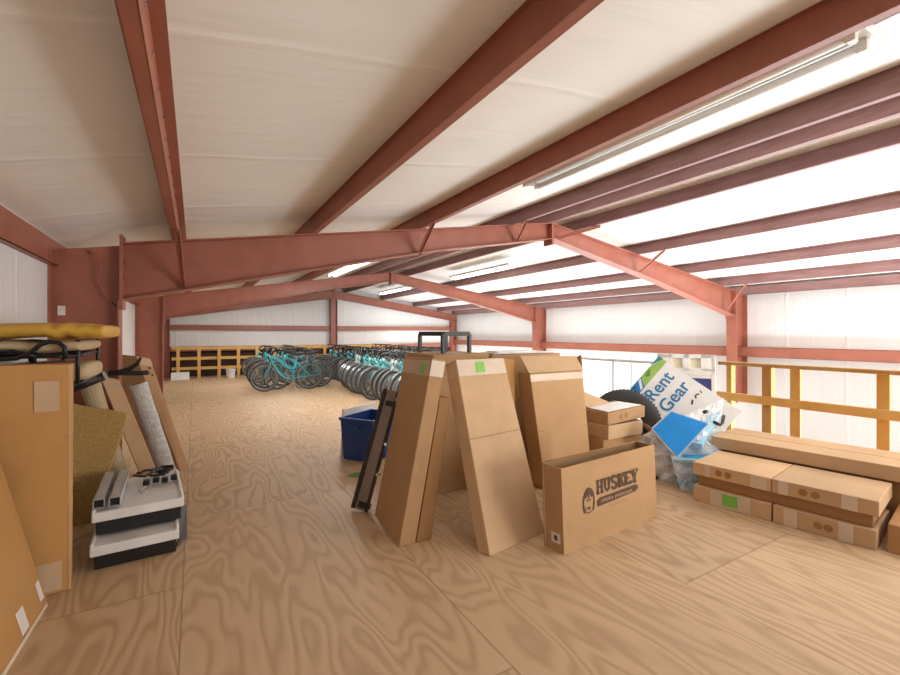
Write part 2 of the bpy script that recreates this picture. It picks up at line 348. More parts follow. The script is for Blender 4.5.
# ------------------------------------------------------------------ steel frame
def ibeam(quad_top, quad_bot, y, fw, mb, tf=0.012, tw=0.01):
    """tapered I in the XZ plane: top edge pts and bottom edge pts (x, z)"""
    pts = [(x, y - tw / 2, z) for x, z in quad_top] + [(x, y - tw / 2, z) for x, z in reversed(quad_bot)]
    mb.prism(pts, (0, tw, 0))
    for e, sg in ((quad_top, -1), (quad_bot, 1)):
        for (xa, za), (xb, zb_) in zip(e[:-1], e[1:]):
            mb.prism([(xa, y - fw / 2, za), (xb, y - fw / 2, zb_), (xb, y - fw / 2, zb_ + sg * tf), (xa, y - fw / 2, za + sg * tf)], (0, fw, 0))
def bolts(mb, pts, ax, r=0.014, l=0.016):
    for p in pts: mb.tube([V(p), V(p) + V(ax) * l], r, 6)
def frame(y, which, mat_l, mat_r):
    # left column
    t = thing('steel_column', (XL + 0.25, y, 0), 'wide red steel column on the left wall beside the %s' % which, 'column', 'wide columns of the roof frames')
    m = MB()
    yw = 0.2
    m.box(XL + 0.01, -0.57, y - 0.005, y + 0.005, 0, 1.7)
    m.prism([(XL + 0.01, y - 0.005, 1.7), (-0.57, y - 0.005, 1.7), (-0.57, y - 0.005, zl(-0.57) - 0.02), (XL + 0.01, y - 0.005, zl(XL) - 0.02)], (0, 0.01, 0))
    build(m, 'web', mat_l, t)
    build(MB().box(XL + 0.0, XL + 0.012, y - 0.1, y + 0.1, 0, zl(XL) - 0.02).box(-0.582, -0.57, y - 0.1, y + 0.1, 0, 1.7), 'flange', mat_l, t)
    build(MB().box(XL + 0.03, -0.59, y - 0.08, y - 0.005, 0.0, 0.02), 'base_plate', mat_l, t)
    # left rafter
    t = thing('steel_rafter', (1.7, y, zl(1.7) - 0.4), 'tapered red rafter rising from the left wall to the ridge, %s' % which, 'beam', 'tapered roof rafters')
    m = MB()
    ibeam([(-0.55, zl(-0.55) - 0.004), (XC - 0.02, zl(XC) - 0.004)], [(-0.55, 1.70), (2.58, 2.43), (XC - 0.02, 2.78)], y, 0.18, m)
    build(m, 'beam_web', mat_l, t)
    p = MB().box(-0.568, -0.545, y - 0.1, y + 0.1, 1.62, zl(-0.55) + 0.06)
    bolts(p, [(-0.545, y + s * 0.06, z) for s in (-1, 1) for z in (1.75, 1.9, 2.05)], (1, 0, 0))
    build(p, 'splice_plate', mat_l, t)
    pr = MB().box(XC - 0.02, XC - 0.002, y - 0.09, y + 0.09, 2.70, 3.01)
    bolts(pr, [(XC - 0.02, y + s * 0.055, z) for s in (-1, 1) for z in (2.8, 2.93)], (-1, 0, 0))
    build(pr, 'ridge_plate', mat_r, t)
    # right rafter
    t = thing('steel_rafter', (7, y, zr(7) - 0.4), 'tapered rafter sloping from the ridge down to the right wall, %s' % which, 'beam', 'tapered roof rafters')
    m = MB()
    ibeam([(XC + 0.02, zr(XC) - 0.006), (9.46, zr(9.46) - 0.004)], [(XC + 0.02, 2.79), (6.9, 2.33), (9.46, 1.76)], y, 0.18, m)
    build(m, 'beam_web', mat_r, t)
    pr = MB().box(XC + 0.002, XC + 0.02, y - 0.09, y + 0.09, 2.70, 3.01)
    build(pr, 'ridge_plate', mat_r, t)
    build(MB().box(9.45, 9.468, y - 0.1, y + 0.1, 1.70, zr(9.46) - 0.01), 'splice_plate', mat_r, t)
    t = thing('steel_column', (XR - 0.2, y, 0), 'salmon red steel column against the right wall beside the %s' % which, 'column', 'wide columns of the roof frames')
    build(MB().prism([(9.5, y - 0.005, 0), (XR - 0.01, y - 0.005, 0), (XR - 0.01, y - 0.005, zr(XR) - 0.01), (9.48, y - 0.005, zr(9.48) - 0.01)], (0, 0.01, 0)), 'web', mat_r, t)
    build(MB().hexa([(9.5, y - 0.1, 0), (9.512, y - 0.1, 0), (9.512, y + 0.1, 0), (9.5, y + 0.1, 0)], [(9.47, y - 0.1, zr(9.48) - 0.02), (9.482, y - 0.1, zr(9.48) - 0.02), (9.482, y + 0.1, zr(9.48) - 0.02), (9.47, y + 0.1, zr(9.48) - 0.02)]).box(XR - 0.012, XR, y - 0.1, y + 0.1, 0, zr(XR) - 0.02), 'flange', mat_r, t)
Y1, Y2, Y3 = 4.83, 10.85, 16.4
frame(Y1, 'nearest frame', 'red_steel', 'red_steel')
frame(Y2, 'second frame before the bicycles', 'red_steel', 'red_steel')
# end frame at the far wall
for s, nmx in ((-1, 'left'), (1, 'right')):
    a, b = (XL, XC - 0.01) if s < 0 else (XC + 0.01, XR)
    m = MB(); ibeam([(a, zb(a) - 0.01), (b, zb(b) - 0.01)], [(a, zb(a) - 0.3), (b, zb(b) - 0.3)], Y3, 0.14, m)
    tag(build(m, 'rake_beam', 'red_steel'), 'straight sloping beam along the far end wall, %s of its middle post' % nmx, 'beam', 'rake beams on the end wall')
def post(x, w, z1, label, mat='red_steel'):
    m = MB().box(x - w / 2, x + w / 2, Y3 - 0.005, Y3 + 0.005, 0, z1).box(x - w / 2, x - w / 2 + 0.012, Y3 - 0.09, Y3 + 0.09, 0, z1).box(x + w / 2 - 0.012, x + w / 2, Y3 - 0.09, Y3 + 0.09, 0, z1)
    tag(build(m, 'wall_post', mat), label, 'post', 'posts of the end wall')
post(XC, 0.24, 2.69, 'slim red steel post at the middle of the far end wall under the ridge', 'red_steel')
post(9.7, 0.22, 1.93, 'slim salmon steel post in the far right corner of the end wall')
post(-0.8, 0.22, 1.86, 'slim red steel post in the far left corner of the end wall', 'red_steel')

def zee(x, y0, y1, z, side, h=0.165, f=0.05, t=0.004, lip=0.018):
    """Z purlin along Y: lower flange to `side`, upper flange the other way"""
    m = MB()
    m.box(x - t / 2, x + t / 2, y0, y1, z, z + h)
    xs = sorted((x, x + side * f)); m.box(xs[0], xs[1], y0, y1, z, z + t)
    xl = x + side * f; m.box(xl - t / 2, xl + t / 2, y0, y1, z, z + lip)
    xs = sorted((x, x - side * f)); m.box(xs[0], xs[1], y0, y1, z + h - t, z + h)
    return m
PUR = [(-0.13, -1, 'red_steel', 'red roof purlin running overhead nearest the left wall'),
       (1.075, 1, 'red_steel', 'red roof purlin overhead between the leftmost purlin and the one beside the fixture'),
       (2.345, 1, 'red_steel', 'dark roof purlin just left of the long fluorescent fixture'),
       (3.78, 1, 'dusty_steel', 'dusty roof purlin just left of the ridge, right of the fluorescent fixture'),
       (4.42, 1, 'dusty_steel', 'dusty roof purlin right at the ridge, between the two neighbours of the ridge joint'),
       (4.98, -1, 'dusty_steel', 'dusty roof purlin just right of the ridge'),
       (6.42, 1, 'dusty_steel', 'first roof purlin down the right slope after the ridge pair'),
       (7.85, 1, 'dusty_steel', 'second roof purlin down the right slope after the ridge pair'),
       (9.02, 1, 'dusty_steel', 'lowest roof purlin on the right slope, beside the eave strut')]
for x, s, mt, lb in PUR:
    t = thing('roof_purlin', (x, 7, zb(x)), lb, 'purlin', 'roof purlins')
    build(zee(x, YB, YE, zb(x), s), 'purlin_section', mt, t)
    if x < 0:
        for k in range(14):
            y = 1.3 + k * 0.26; build(MB().tube([(x + 0.003, y, zb(x) + 0.10), (x + 0.009, y, zb(x) + 0.10)], 0.006, 6), 'screw', 'chrome', t)
tag(build(MB().box(XL + 0.001, XL + 0.007, YB, YE, 1.97, 2.20).box(XL + 0.001, XL + 0.05, YB, YE, 1.97, 1.976).box(XL + 0.045, XL + 0.05, YB, YE, 1.97, 1.99), 'eave_strut', 'red_steel'), 'dark red eave strut along the top of the left wall', 'beam')
tag(build(MB().box(9.74, 9.746, YB, YE, 2.20, 2.37).box(9.74, 9.83, YB, YE, 2.20, 2.206).box(9.74, 9.83, YB, YE, 2.364, 2.37), 'eave_strut', 'dusty_steel'), 'mauve eave strut along the top of the right wall', 'beam')
tag(build(MB().box(9.72, 9.726, YB, YE, 0.93, 1.13).box(9.72, 9.9, YB, YE, 0.93, 0.936).box(9.72, 9.9, YB, YE, 1.124, 1.13), 'wall_girt', 'red_steel'), 'long red girt running level along the white right wall', 'beam')
tag(build(MB().box(XL, XR, YE - 0.13, YE - 0.124, 1.52, 1.68).box(XL, XR, YE - 0.13, YE, 1.674, 1.68).box(XL, XR, YE - 0.13, YE, 1.52, 1.526), 'wall_girt', 'red_steel'), 'upper red girt across the far end wall', 'beam')
tag(build(MB().box(XL, XR, YE - 0.13, YE - 0.124, 0.82, 0.98).box(XL, XR, YE - 0.13, YE, 0.974, 0.98).box(XL, XR, YE - 0.13, YE, 0.82, 0.826), 'wall_girt', 'red_steel'), 'lower red girt across the far end wall behind the wooden railing', 'beam')
# flange braces
def brace(a, b, label, mat='red_steel'):
    m = MB().bar(a, b, 0.045, 0.006).bar(V(a) + V((0.02, 0, 0)), V(b) + V((0.02, 0, 0)), 0.006, 0.045)
    bolts(m, [a, b], (0, -1, 0), 0.014, 0.014)
    tag(build(m, 'flange_brace', mat), label, 'brace', 'flange braces')
brace((-0.10, Y1 - 0.02, 1.84), (-0.13, Y1 - 0.5, zb(-0.13)), 'brace from the first left purlin down to the nearest rafter', 'red_steel')
brace((2.345, Y1 - 0.05, 2.37), (2.345, Y1 - 0.42, zb(2.345)), 'short brace from the purlin beside the fixture to the nearest rafter')
brace((3.85, Y1 - 0.05, 2.70), (3.80, Y1 - 0.32, zb(3.8)), 'short brace left of the ridge joint on the nearest rafter')
brace((4.55, Y1 - 0.06, 2.80), (5.0, Y1 - 0.5, zb(5.0)), 'brace crossing the ridge joint of the nearest rafter')
brace((6.45, Y1 - 0.08, 2.45), (6.42, Y1 - 0.55, zb(6.42)), 'thin brace on the nearest right rafter under the first right slope purlin')
brace((9.15, Y1 - 0.08, 1.86), (9.02, Y1 - 0.5, zb(9.02)), 'thin brace at the knee of the nearest right column')
# outlet plate and loose cable on the left column
t = thing('outlet_cover', (-0.97, Y1 - 0.006, 1.60), 'small white outlet cover on the nearest left column', 'outlet')
build(MB().box(-0.995, -0.945, Y1 - 0.014, Y1 - 0.005, 1.56, 1.64), 'cover_plate', 'white_enamel', t, 0.003)
build(MB().box(-0.98, -0.96, Y1 - 0.016, Y1 - 0.014, 1.605, 1.625).box(-0.98, -0.96, Y1 - 0.016, Y1 - 0.014, 1.575, 1.595), 'socket', 'cream', t)
tag(build(MB().tube([(-0.8, Y1 - 0.012, 2.12), (-0.74, Y1 - 0.05, 2.08), (-0.70, Y1 - 0.06, 1.98), (-0.72, Y1 - 0.05, 1.86), (-0.66, Y1 - 0.05, 1.72), (-0.6, Y1 - 0.02, 1.64)], 0.006, 6), 'loose_cable', 'red_steel', smooth=True), 'thin loose cable looping down the nearest left column', 'cable')

# fluorescent fixture
t = thing('fluorescent_fixture', (2.66, 1.95, 2.8), 'long white two tube fluorescent fixture hung between two roof purlins', 'light fixture')
fy0, fy1, fx, fz = 0.76, 3.13, 2.665, 2.79
build(MB().prism([(fx - 0.035, fy0, fz + 0.06), (fx + 0.035, fy0, fz + 0.06), (fx + 0.15, fy0, fz + 0.015), (fx + 0.15, fy0, fz + 0.008), (fx - 0.15, fy0, fz + 0.008), (fx - 0.15, fy0, fz + 0.015)], (0, fy1 - fy0, 0)), 'housing', 'white_enamel', t)
for s in (-1, 1):
    tb = build(MB().tube([(fx + s * 0.07, fy0 + 0.05, fz - 0.022), (fx + s * 0.07, fy1 - 0.05, fz - 0.026)], 0.024, 12), 'lamp_tube', 'lamp_tube', t, smooth=True)
    for yy in (fy0 + 0.025, fy1 - 0.06):
        build(MB().box(fx + s * 0.07 - 0.02, fx + s * 0.07 + 0.02, yy, yy + 0.035, fz - 0.05, fz + 0.008), 'lamp_holder', 'white_enamel', t, 0.003)
for yy in (fy0 - 0.012, fy1):
    build(MB().box(fx - 0.13, fx + 0.13, yy, yy + 0.012, fz - 0.01, fz + 0.065), 'end_cap', 'white_enamel', t, 0.003)
for yy in (1.2, 2.7):
    build(MB().tube([(fx, yy, fz + 0.055), (fx, yy, zl(fx) + D)], 0.004, 6), 'hanger', 'grey_metal', t)
build(MB().tube([(fx, fy0, fz + 0.03), (fx + 0.02, 0.4, fz + 0.05), (fx + 0.03, -0.6, fz + 0.05)], 0.011, 8), 'conduit', 'grey_metal', t, smooth=True)

def lit_fixture(x, y0, label):
    z = zb(x) - 0.02
    t = thing('fluorescent_fixture', (x, y0 + 1.2, z), label, 'light fixture', 'lit fixtures in the far bays')
    build(MB().box(x - 0.11, x + 0.11, y0, y0 + 2.44, z + 0.0, z + 0.05), 'housing', 'white_enamel', t, 0.01)
    for s in (-1, 1):
        build(MB().tube([(x + s * 0.06, y0 + 0.05, z - 0.022), (x + s * 0.06, y0 + 2.39, z - 0.022)], 0.019, 10), 'lamp_tube', 'lamp_lit', t, smooth=True)
        for yy in (y0 + 0.01, y0 + 2.39): build(MB().box(x + s * 0.06 - 0.02, x + s * 0.06 + 0.02, yy, yy + 0.04, z - 0.05, z), 'lamp_holder', 'white_enamel', t)
    for yy in (y0 + 0.4, y0 + 2.0): build(MB().tube([(x, yy, z + 0.05), (x, yy, zb(x) + D)], 0.004, 6), 'hanger', 'grey_metal', t)
    l = bpy.data.lights.new('fixture_light', 'AREA'); l.shape = 'RECTANGLE'; l.size = 0.2; l.size_y = 2.3; l.energy = 62; l.color = (1.0, 0.98, 0.95)
    o = bpy.data.objects.new('fixture_light', l); COL.objects.link(o); o.location = (x, y0 + 1.22, z - 0.055)
lit_fixture(2.6, 7.2, 'lit fluorescent fixture seen between the nearest and the second rafter')
lit_fixture(5.7, 7.2, 'added lit fluorescent fixture in the middle bay just right of the ridge')  # this and the next two fixtures are added to brighten the far bays
lit_fixture(2.0, 12.2, 'added lit fluorescent fixture above the bicycles, left of the ridge in the last bay')
lit_fixture(5.7, 12.2, 'added lit fluorescent fixture above the bicycles, right of the ridge in the last bay')

# ------------------------------------------------------------------ wooden railings
def railing_right():
    t = thing('wooden_railing', (5.3, 1.8, 0), 'orange wooden guard railing behind the stacked flat boxes on the right', 'railing')
    x = 5.3
    build(MB().box(x - 0.06, x + 0.05, -2.2, 2.82, 1.045, 1.083), 'top_rail', 'lumber_dark', t, 0.004)
    build(MB().box(x - 0.02, x + 0.018, -2.2, 2.86, 0.64, 0.73), 'middle_rail', 'lumber', t, 0.004)
    for y, w, d in ((2.74, 0.055, 0.09), (2.095, 0.09, 0.038), (1.43, 0.09, 0.038), (0.75, 0.09, 0.038), (0.05, 0.09, 0.038), (-0.7, 0.09, 0.038), (-1.5, 0.09, 0.038)):
        build(MB().box(x + 0.019, x + 0.019 + d, y - w / 2, y + w / 2, 0.0, 1.044), 'post', 'lumber', t, 0.004)
    build(MB().box(x + 0.019, x + 0.109, 2.31, 2.40, 0.0, 1.044), 'corner_post', 'lumber_dark', t, 0.004)['label'] = 'thick darker post'
railing_right()
def railing_far():
    t = thing('wooden_railing', (3, 15.9, 0), 'low orange wooden railing along the far end wall behind the bicycles', 'railing')
    y = 15.9
    for z, n in ((0.94, 'top_rail'), (0.62, 'middle_rail'), (0.31, 'lower_rail')):
        build(MB().box(-0.62, 6.9, y - 0.02, y + 0.02, z - 0.045, z + 0.045), n, 'lumber', t)
    x = -0.45
    while x < 6.9:
        build(MB().box(x - 0.045, x + 0.045, y - 0.06, y - 0.02, 0, 0.98), 'post', 'lumber', t); x += 0.56
railing_far()
t = thing('handrail', (5.45, 4.2, 0), 'thin grey pipe handrail near the right wall behind the tire', 'railing')
build(MB().tube([(5.5, 3.75, 1.0), (5.5, 5.2, 1.0), (6.9, 5.2, 1.0)], 0.02, 8), 'rail_pipe', 'grey_metal', t, smooth=False)
for px_, py_ in ((5.5, 3.8), (5.5, 4.5), (5.5, 5.2), (6.85, 5.2)):
    build(MB().tube([(px_, py_, 0), (px_, py_, 0.99)], 0.016, 8), 'post', 'grey_metal', t, smooth=True)

# ------------------------------------------------------------------ centre group of cartons
G1 = 'long flat cartons leaning in the middle of the floor'
r, f = cbox([(1.16, 2.66), (1.275, 2.65), (1.33, 3.24), (1.21, 3.24)], [(1.44, 2.72, 1.235), (1.55, 2.72, 1.215), (1.62, 3.32, 1.205), (1.50, 3.32, 1.215)],
            'long flat carton with green sticker leaning right, dark rail piece propped on it', G1)
patch(f['left'], 0.02, 0.98, 0.9, 0.985, 'tape', 'tape_clear', r)
patch(f['left'], 0.70, 0.84, 0.905, 0.975, 'sticker', 'sticker_green', r, 0.005)
patch(f['front'], 0.02, 0.98, 0.9, 0.99, 'tape', 'tape_pale', r)
r, f = cbox([(1.285, 2.655), (1.395, 2.645), (1.46, 3.2), (1.35, 3.2)], [(1.505, 2.725, 0.95), (1.595, 2.715, 0.94), (1.67, 3.27, 0.93), (1.58, 3.27, 0.94)],
            'shorter flat carton tucked behind the leaning carton that carries the dark rail piece', G1, 'card_dark')
# C
r, f = cbox([(1.61, 2.26), (2.14, 2.335), (2.11, 2.42), (1.575, 2.345)], [(1.67, 2.78, 1.215), (2.185, 2.88, 1.21), (2.15, 2.965, 1.17), (1.625, 2.865, 1.175)],
            'long flat carton leaning back, broad face to the viewer with green sticker on top tape', G1, 'card_light')
patch(f['front'], 0.005, 0.995, 0.9, 0.995, 'tape', 'tape_pale', r)
patch(f['front'], 0.36, 0.54, 0.915, 0.98, 'sticker', 'sticker_green', r, 0.005)
patch(f['front'], 0.01, 0.99, 0.553, 0.556, 'crease', 'card_dark', r, 0.001)
patch(f['left'], 0.05, 0.95, 0.9, 0.98, 'tape', 'tape_clear', r)
# D
b = [(2.72, 2.96), (3.34, 2.98), (3.36, 3.14), (2.70, 3.12)]
tt = [(2.57, 3.0, 1.05), (3.23, 3.0, 1.05), (3.25, 3.16, 1.06), (2.55, 3.15, 1.06)]
r, f = cbox(b, tt, 'tall upright carton with raised top flap standing behind the printed tool box', G1)
patch(f['front'], 0.0, 1.0, 0.93, 0.99, 'tape', 'tape_clear', r)
patch(f['front'], 0.02, 0.98, 0.5, 0.503, 'crease', 'card_dark', r, 0.001)
build(MB().hexa([(2.56, 2.995, 1.055), (3.24, 2.995, 1.055), (3.24, 3.003, 1.055), (2.56, 3.003, 1.055)], [(2.54, 3.10, 1.205), (3.26, 3.115, 1.185), (3.26, 3.123, 1.185), (2.54, 3.108, 1.205)]), 'top_flap', 'card_light', r, 0.002)
build(MB().hexa([(3.235, 3.01, 1.06), (3.243, 3.01, 1.06), (3.255, 3.15, 1.065), (3.247, 3.15, 1.065)], [(3.29, 3.08, 1.2), (3.298, 3.08, 1.2), (3.315, 3.16, 1.17), (3.307, 3.16, 1.17)]), 'side_flap', 'card_dark', r, 0.002)
# F, E, G behind
r, f = cbox([(1.79, 3.36), (2.38, 3.36), (2.38, 3.92), (1.79, 3.92)], [(1.79, 3.36, 1.22), (2.38, 3.36, 1.22), (2.38, 3.92, 1.225), (1.79, 3.92, 1.225)],
            'tall carton standing behind the leaning cartons, black stand on its top', 'upright cartons behind the leaning ones')
patch(f['top'], 0.46, 0.54, 0.0, 1.0, 'tape', 'tape_clear', r)
r, f = cbox([(2.24, 3.12), (2.50, 3.12), (2.50, 3.32), (2.24, 3.32)], [(2.24, 3.12, 1.17), (2.50, 3.12, 1.17), (2.50, 3.32, 1.18), (2.24, 3.32, 1.18)],
            'narrow carton seen edge on in the gap left of the tall flapped carton', 'upright cartons behind the leaning ones', 'card_warm')
patch(f['front'], 0.3, 0.36, 0.0, 0.95, 'edge_strip', 'label_white', r)
r, f = cbox([(2.46, 3.42), (3.35, 3.42), (3.35, 3.72), (2.46, 3.72)], [(2.46, 3.42, 1.2), (3.35, 3.42, 1.2), (3.35, 3.72, 1.205), (2.46, 3.72, 1.205)],
            'wide carton at the back behind the flapped carton, pale packing sheet on top', 'upright cartons behind the leaning ones')
patch(f['top'], 0.4, 0.6, 0.0, 1.0, 'tape', 'tape_clear', r)
m = MB().box(2.5, 3.27, 3.44, 3.68, 1.206, 1.218).box(2.56, 3.05, 3.46, 3.66, 1.2175, 1.232)
tag(build(m, 'packing_sheet', 'white_paper', bevel=0.003), 'folded pale packing sheet lying on the wide carton at the back', 'sheet')

# black stand: square frame turned 45 degrees
cx, cy, zb0, zt = 2.05, 3.62, 1.226, 1.425
t = thing('black_stand', (cx, cy, zb0), 'small black four legged metal stand on top of the tall carton', 'stand')
R_ = 0.235
cs = [(cx + R_ * math.cos(a), cy + R_ * math.sin(a)) for a in [math.radians(-33 + 90 * k) for k in range(4)]]
m = MB()
for k in range(4):
    m.bar((*cs[k], zt - 0.02), (*cs[(k + 1) % 4], zt - 0.02), 0.03, 0.04)
build(m, 'top_frame', 'black_plastic', t, 0.003)
for x, y in cs: build(MB().box(x - 0.016, x + 0.016, y - 0.016, y + 0.016, zb0, zt - 0.02), 'leg', 'black_plastic', t, 0.003)

# HUSKY carton (open top)
b = [V((2.03, 2.04, 0)), V((3.09, 2.115, 0)), V((3.07, 2.27, 0)), V((2.005, 2.195, 0))]
H = 0.545
t4 = [V((2.015, 2.05, H)), V((3.10, 2.15, H - 0.005)), V((3.085, 2.30, H - 0.01)), V((1.985, 2.20, H + 0.005))]
r = thing('tool_box_carton', (2.55, 2.15, 0), 'open topped brown carton printed with a dark logo and large capital letters', 'box')
th = 0.006
wl = MB()
for i in range(4):
    j = (i + 1) % 4
    cb = sum(b, V()) / 4; ct = sum(t4, V()) / 4
    def inn(p, c): d = (c - p); d.z = 0; return p + d.normalized() * th * 1.6
    wl.hexa([b[i], b[j], inn(b[j], cb), inn(b[i], cb)], [t4[i], t4[j], inn(t4[j], ct), inn(t4[i], ct)])
build(wl, 'box_body', 'card', r)
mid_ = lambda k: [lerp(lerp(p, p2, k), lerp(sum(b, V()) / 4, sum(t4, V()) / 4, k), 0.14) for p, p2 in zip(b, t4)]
build(MB().hexa(mid_(0.5), mid_(0.88)), 'inner_shade', 'hole_dark', r)['label'] = 'dark block for the shade inside'  # dark block puts the shade inside the open carton into colour
f = faces(b, t4)
# long flaps folded inward and the rear one slightly raised
build(MB().hexa([t4[3], t4[2], t4[2] + V((0, 0.006, 0)), t4[3] + V((0, 0.006, 0))], [t4[3] + V((0.04, -0.045, 0.022)), t4[2] + V((-0.03, -0.06, 0.02)), t4[2] + V((-0.03, -0.055, 0.024)), t4[3] + V((0.04, -0.04, 0.026))]), 'top_flap', 'card_dark', r)
build(MB().hexa([t4[0], t4[1], t4[1] + V((0, 0.006, 0)), t4[0] + V((0, 0.006, 0))], [t4[0] + V((0.03, 0.03, -0.06)), t4[1] + V((-0.03, 0.03, -0.06)), t4[1] + V((-0.03, 0.036, -0.06)), t4[0] + V((0.03, 0.036, -0.06))]), 'top_flap', 'card', r)
patch(f['left'], 0.4, 0.85, 0.1, 0.22, 'barcode_label', 'label_white', r)
patch(f['left'], 0.55, 0.7, 0.13, 0.19, 'barcode', 'ink', r, 0.004)
patch(f['left'], 0.05, 0.12, 0.02, 0.98, 'tape', 'tape_clear', r)
# print on the front
q = f['front']; O = V(q[0]); eu = (V(q[1]) - O).normalized(); nrm = (V(q[1]) - O).cross(V(q[3]) - O).normalized(); ev = nrm.cross(eu)
def P(u, v): return O + eu * u + ev * v + nrm * 0.0025
ink = MB()
def slab(u0, letter, w, h, v0):
    s = h * 0.19; tk = h * 0.22
    def st(x, y0=0, y1=1): ribbon(ink, [(u0 + x * w, v0 + y0 * h), (u0 + x * w, v0 + y1 * h)], tk, P)
    def ho(x0, x1, y): ribbon(ink, [(u0 + x0 * w, v0 + y * h), (u0 + x1 * w, v0 + y * h)], s * 0.75, P)
    if letter == 'H': st(.22); st(.78); ho(.2, .8, .5); [ho(a, a + .4, y) for a in (.02, .58) for y in (.05, .95)]
    if letter == 'U':
        ribbon(ink, [(u0 + x * w, v0 + y * h) for x, y in ((.22, .97), (.22, .35), (.3, .14), (.5, .07), (.7, .14), (.78, .35), (.78, .97))], tk * .9, P); [ho(a, a + .4, .95) for a in (.02, .58)]
    if letter == 'S':
        ribbon(ink, [(u0 + x * w, v0 + y * h) for x, y in ((.86, .76), (.74, .92), (.5, .97), (.26, .9), (.16, .74), (.28, .58), (.5, .5), (.74, .42), (.84, .26), (.74, .1), (.5, .03), (.24, .09), (.12, .26))], tk * .85, P)
    if letter == 'K':
        st(.22); ribbon(ink, [(u0 + .3 * w, v0 + .42 * h), (u0 + .84 * w, v0 + .95 * h)], tk * .8, P); ribbon(ink, [(u0 + .42 * w, v0 + .55 * h), (u0 + .86 * w, v0 + .05 * h)], tk * .9, P)
        [ho(.02, .42, y) for y in (.05, .95)]; [ho(.62, 1.0, y) for y in (.05, .95)]
    if letter == 'E':
        st(.22); [ho(.02, .9, y) for y in (.06, .94)]; ho(.2, .66, .5); st(.86, .0, .24); st(.86, .76, 1)
    if letter == 'Y':
        ribbon(ink, [(u0 + .16 * w, v0 + .97 * h), (u0 + .5 * w, v0 + .48 * h)], tk * .9, P); ribbon(ink, [(u0 + .84 * w, v0 + .97 * h), (u0 + .5 * w, v0 + .48 * h)], tk * .8, P); st(.5, 0, .52)
        ho(.3, .7, .05); [ho(a, a + .38, .95) for a in (.0, .62)]
u = 0.33
for ch in 'HUSKEY':
    slab(u, ch, 0.078, 0.094, 0.312); u += 0.0815
build(ink, 'lettering', 'ink', r)['label'] = 'dark printed slab capitals'
ban = MB()
ban.add([P(x - 0.045, y + 0.013) for x, y in ((0.385, 0.225), (0.40, 0.215), (0.82, 0.232), (0.855, 0.25), (0.855, 0.272), (0.83, 0.28), (0.41, 0.272), (0.385, 0.255))], [tuple(range(8))])
build(ban, 'banner_print', 'ink', r)
bt = MB()
def P2(u, v): return P(u - 0.045, v + 0.013) + nrm * 0.001
for k in range(22):
    if k == 8: continue
    u = 0.43 + k * 0.0165; ribbon(bt, [(u, 0.238), (u, 0.258)], 0.004, P2); ribbon(bt, [(u, 0.238 + 0.018 * (k % 3) / 2), (u + 0.010, 0.238 + 0.018 * (k % 3) / 2)], 0.004, P2)
build(bt, 'banner_lettering', 'card_light', r)
ft = MB()
for k in range(26): ribbon(ft, [(0.46 + k * 0.0095, 0.206), (0.466 + k * 0.0095, 0.206)], 0.006, P)
build(ft, 'small_print', 'card_dark', r)
hd = MB()
hx, hy = 0.25, 0.285
hd_out = arc2(hx, hy - 0.01, 0.055, -40, 220, 18, 0.095)
ribbon(hd, hd_out, 0.012, P)
ribbon(hd, arc2(hx, hy + 0.005, 0.035, 20, 160, 8, 0.06), 0.02, P)
ribbon(hd, [(hx - 0.02, hy + 0.01), (hx - 0.005, hy + 0.004)], 0.008, P); ribbon(hd, [(hx + 0.02, hy + 0.01), (hx + 0.005, hy + 0.004)], 0.008, P)
ribbon(hd, [(hx, hy + 0.05), (hx, hy + 0.015)], 0.01, P)
ribbon(hd, [(hx - 0.012, hy - 0.045), (hx + 0.012, hy - 0.045)], 0.018, P)
ribbon(hd, [(hx - 0.022, hy - 0.07), (hx, hy - 0.078), (hx + 0.022, hy - 0.07)], 0.006, P)
ribbon(hd, [(hx - 0.035, hy - 0.03), (hx - 0.03, hy - 0.07)], 0.006, P)
build(hd, 'dog_head_print', 'ink', r)

# dark rail piece propped on carton A
a0, a1 = V((1.13, 3.35, 0.012)), V((1.435, 3.42, 0.93))
t = thing('rail_piece', (1.13, 3.36, 0), 'long grey brown metal rail piece with dark edges propped against a leaning carton', 'rail')
ax = (a1 - a0).normalized(); wd = V((0.75, -0.66, 0)); wd = (wd - ax * wd.dot(ax)).normalized(); nn = wd.cross(ax)
def slabbar(o0, o1, w0, w1, n0, n1): return MB().hexa([o0 + wd * w0 + nn * n0, o0 + wd * w1 + nn * n0, o0 + wd * w1 + nn * n1, o0 + wd * w0 + nn * n1], [o1 + wd * w0 + nn * n0, o1 + wd * w1 + nn * n0, o1 + wd * w1 + nn * n1, o1 + wd * w0 + nn * n1])
build(slabbar(a0, a1, -0.045, 0.045, -0.012, 0.012), 'rail_face', 'rail_brown', t, 0.004)
build(slabbar(a0, a1, -0.075, -0.045, -0.02, 0.025), 'rail_edge', 'rail_dark', t, 0.003)
build(slabbar(a0, a1, 0.045, 0.062, -0.02, 0.025), 'rail_edge', 'rail_dark', t, 0.003)
for k in (0.02, 0.86):
    p0 = a0 + (a1 - a0) * k; p1 = a0 + (a1 - a0) * (k + 0.045)
    build(slabbar(p0, p1, -0.02, 0.07, -0.03, 0.03), 'bracket', 'black_metal', t, 0.003)
for k in (0.3, 0.55, 0.93):
    p0 = a0 + (a1 - a0) * k + wd * 0.07
    build(MB().tube([p0 - nn * 0.03, p0 + nn * 0.03], 0.013, 8), 'knob', 'chrome', t)

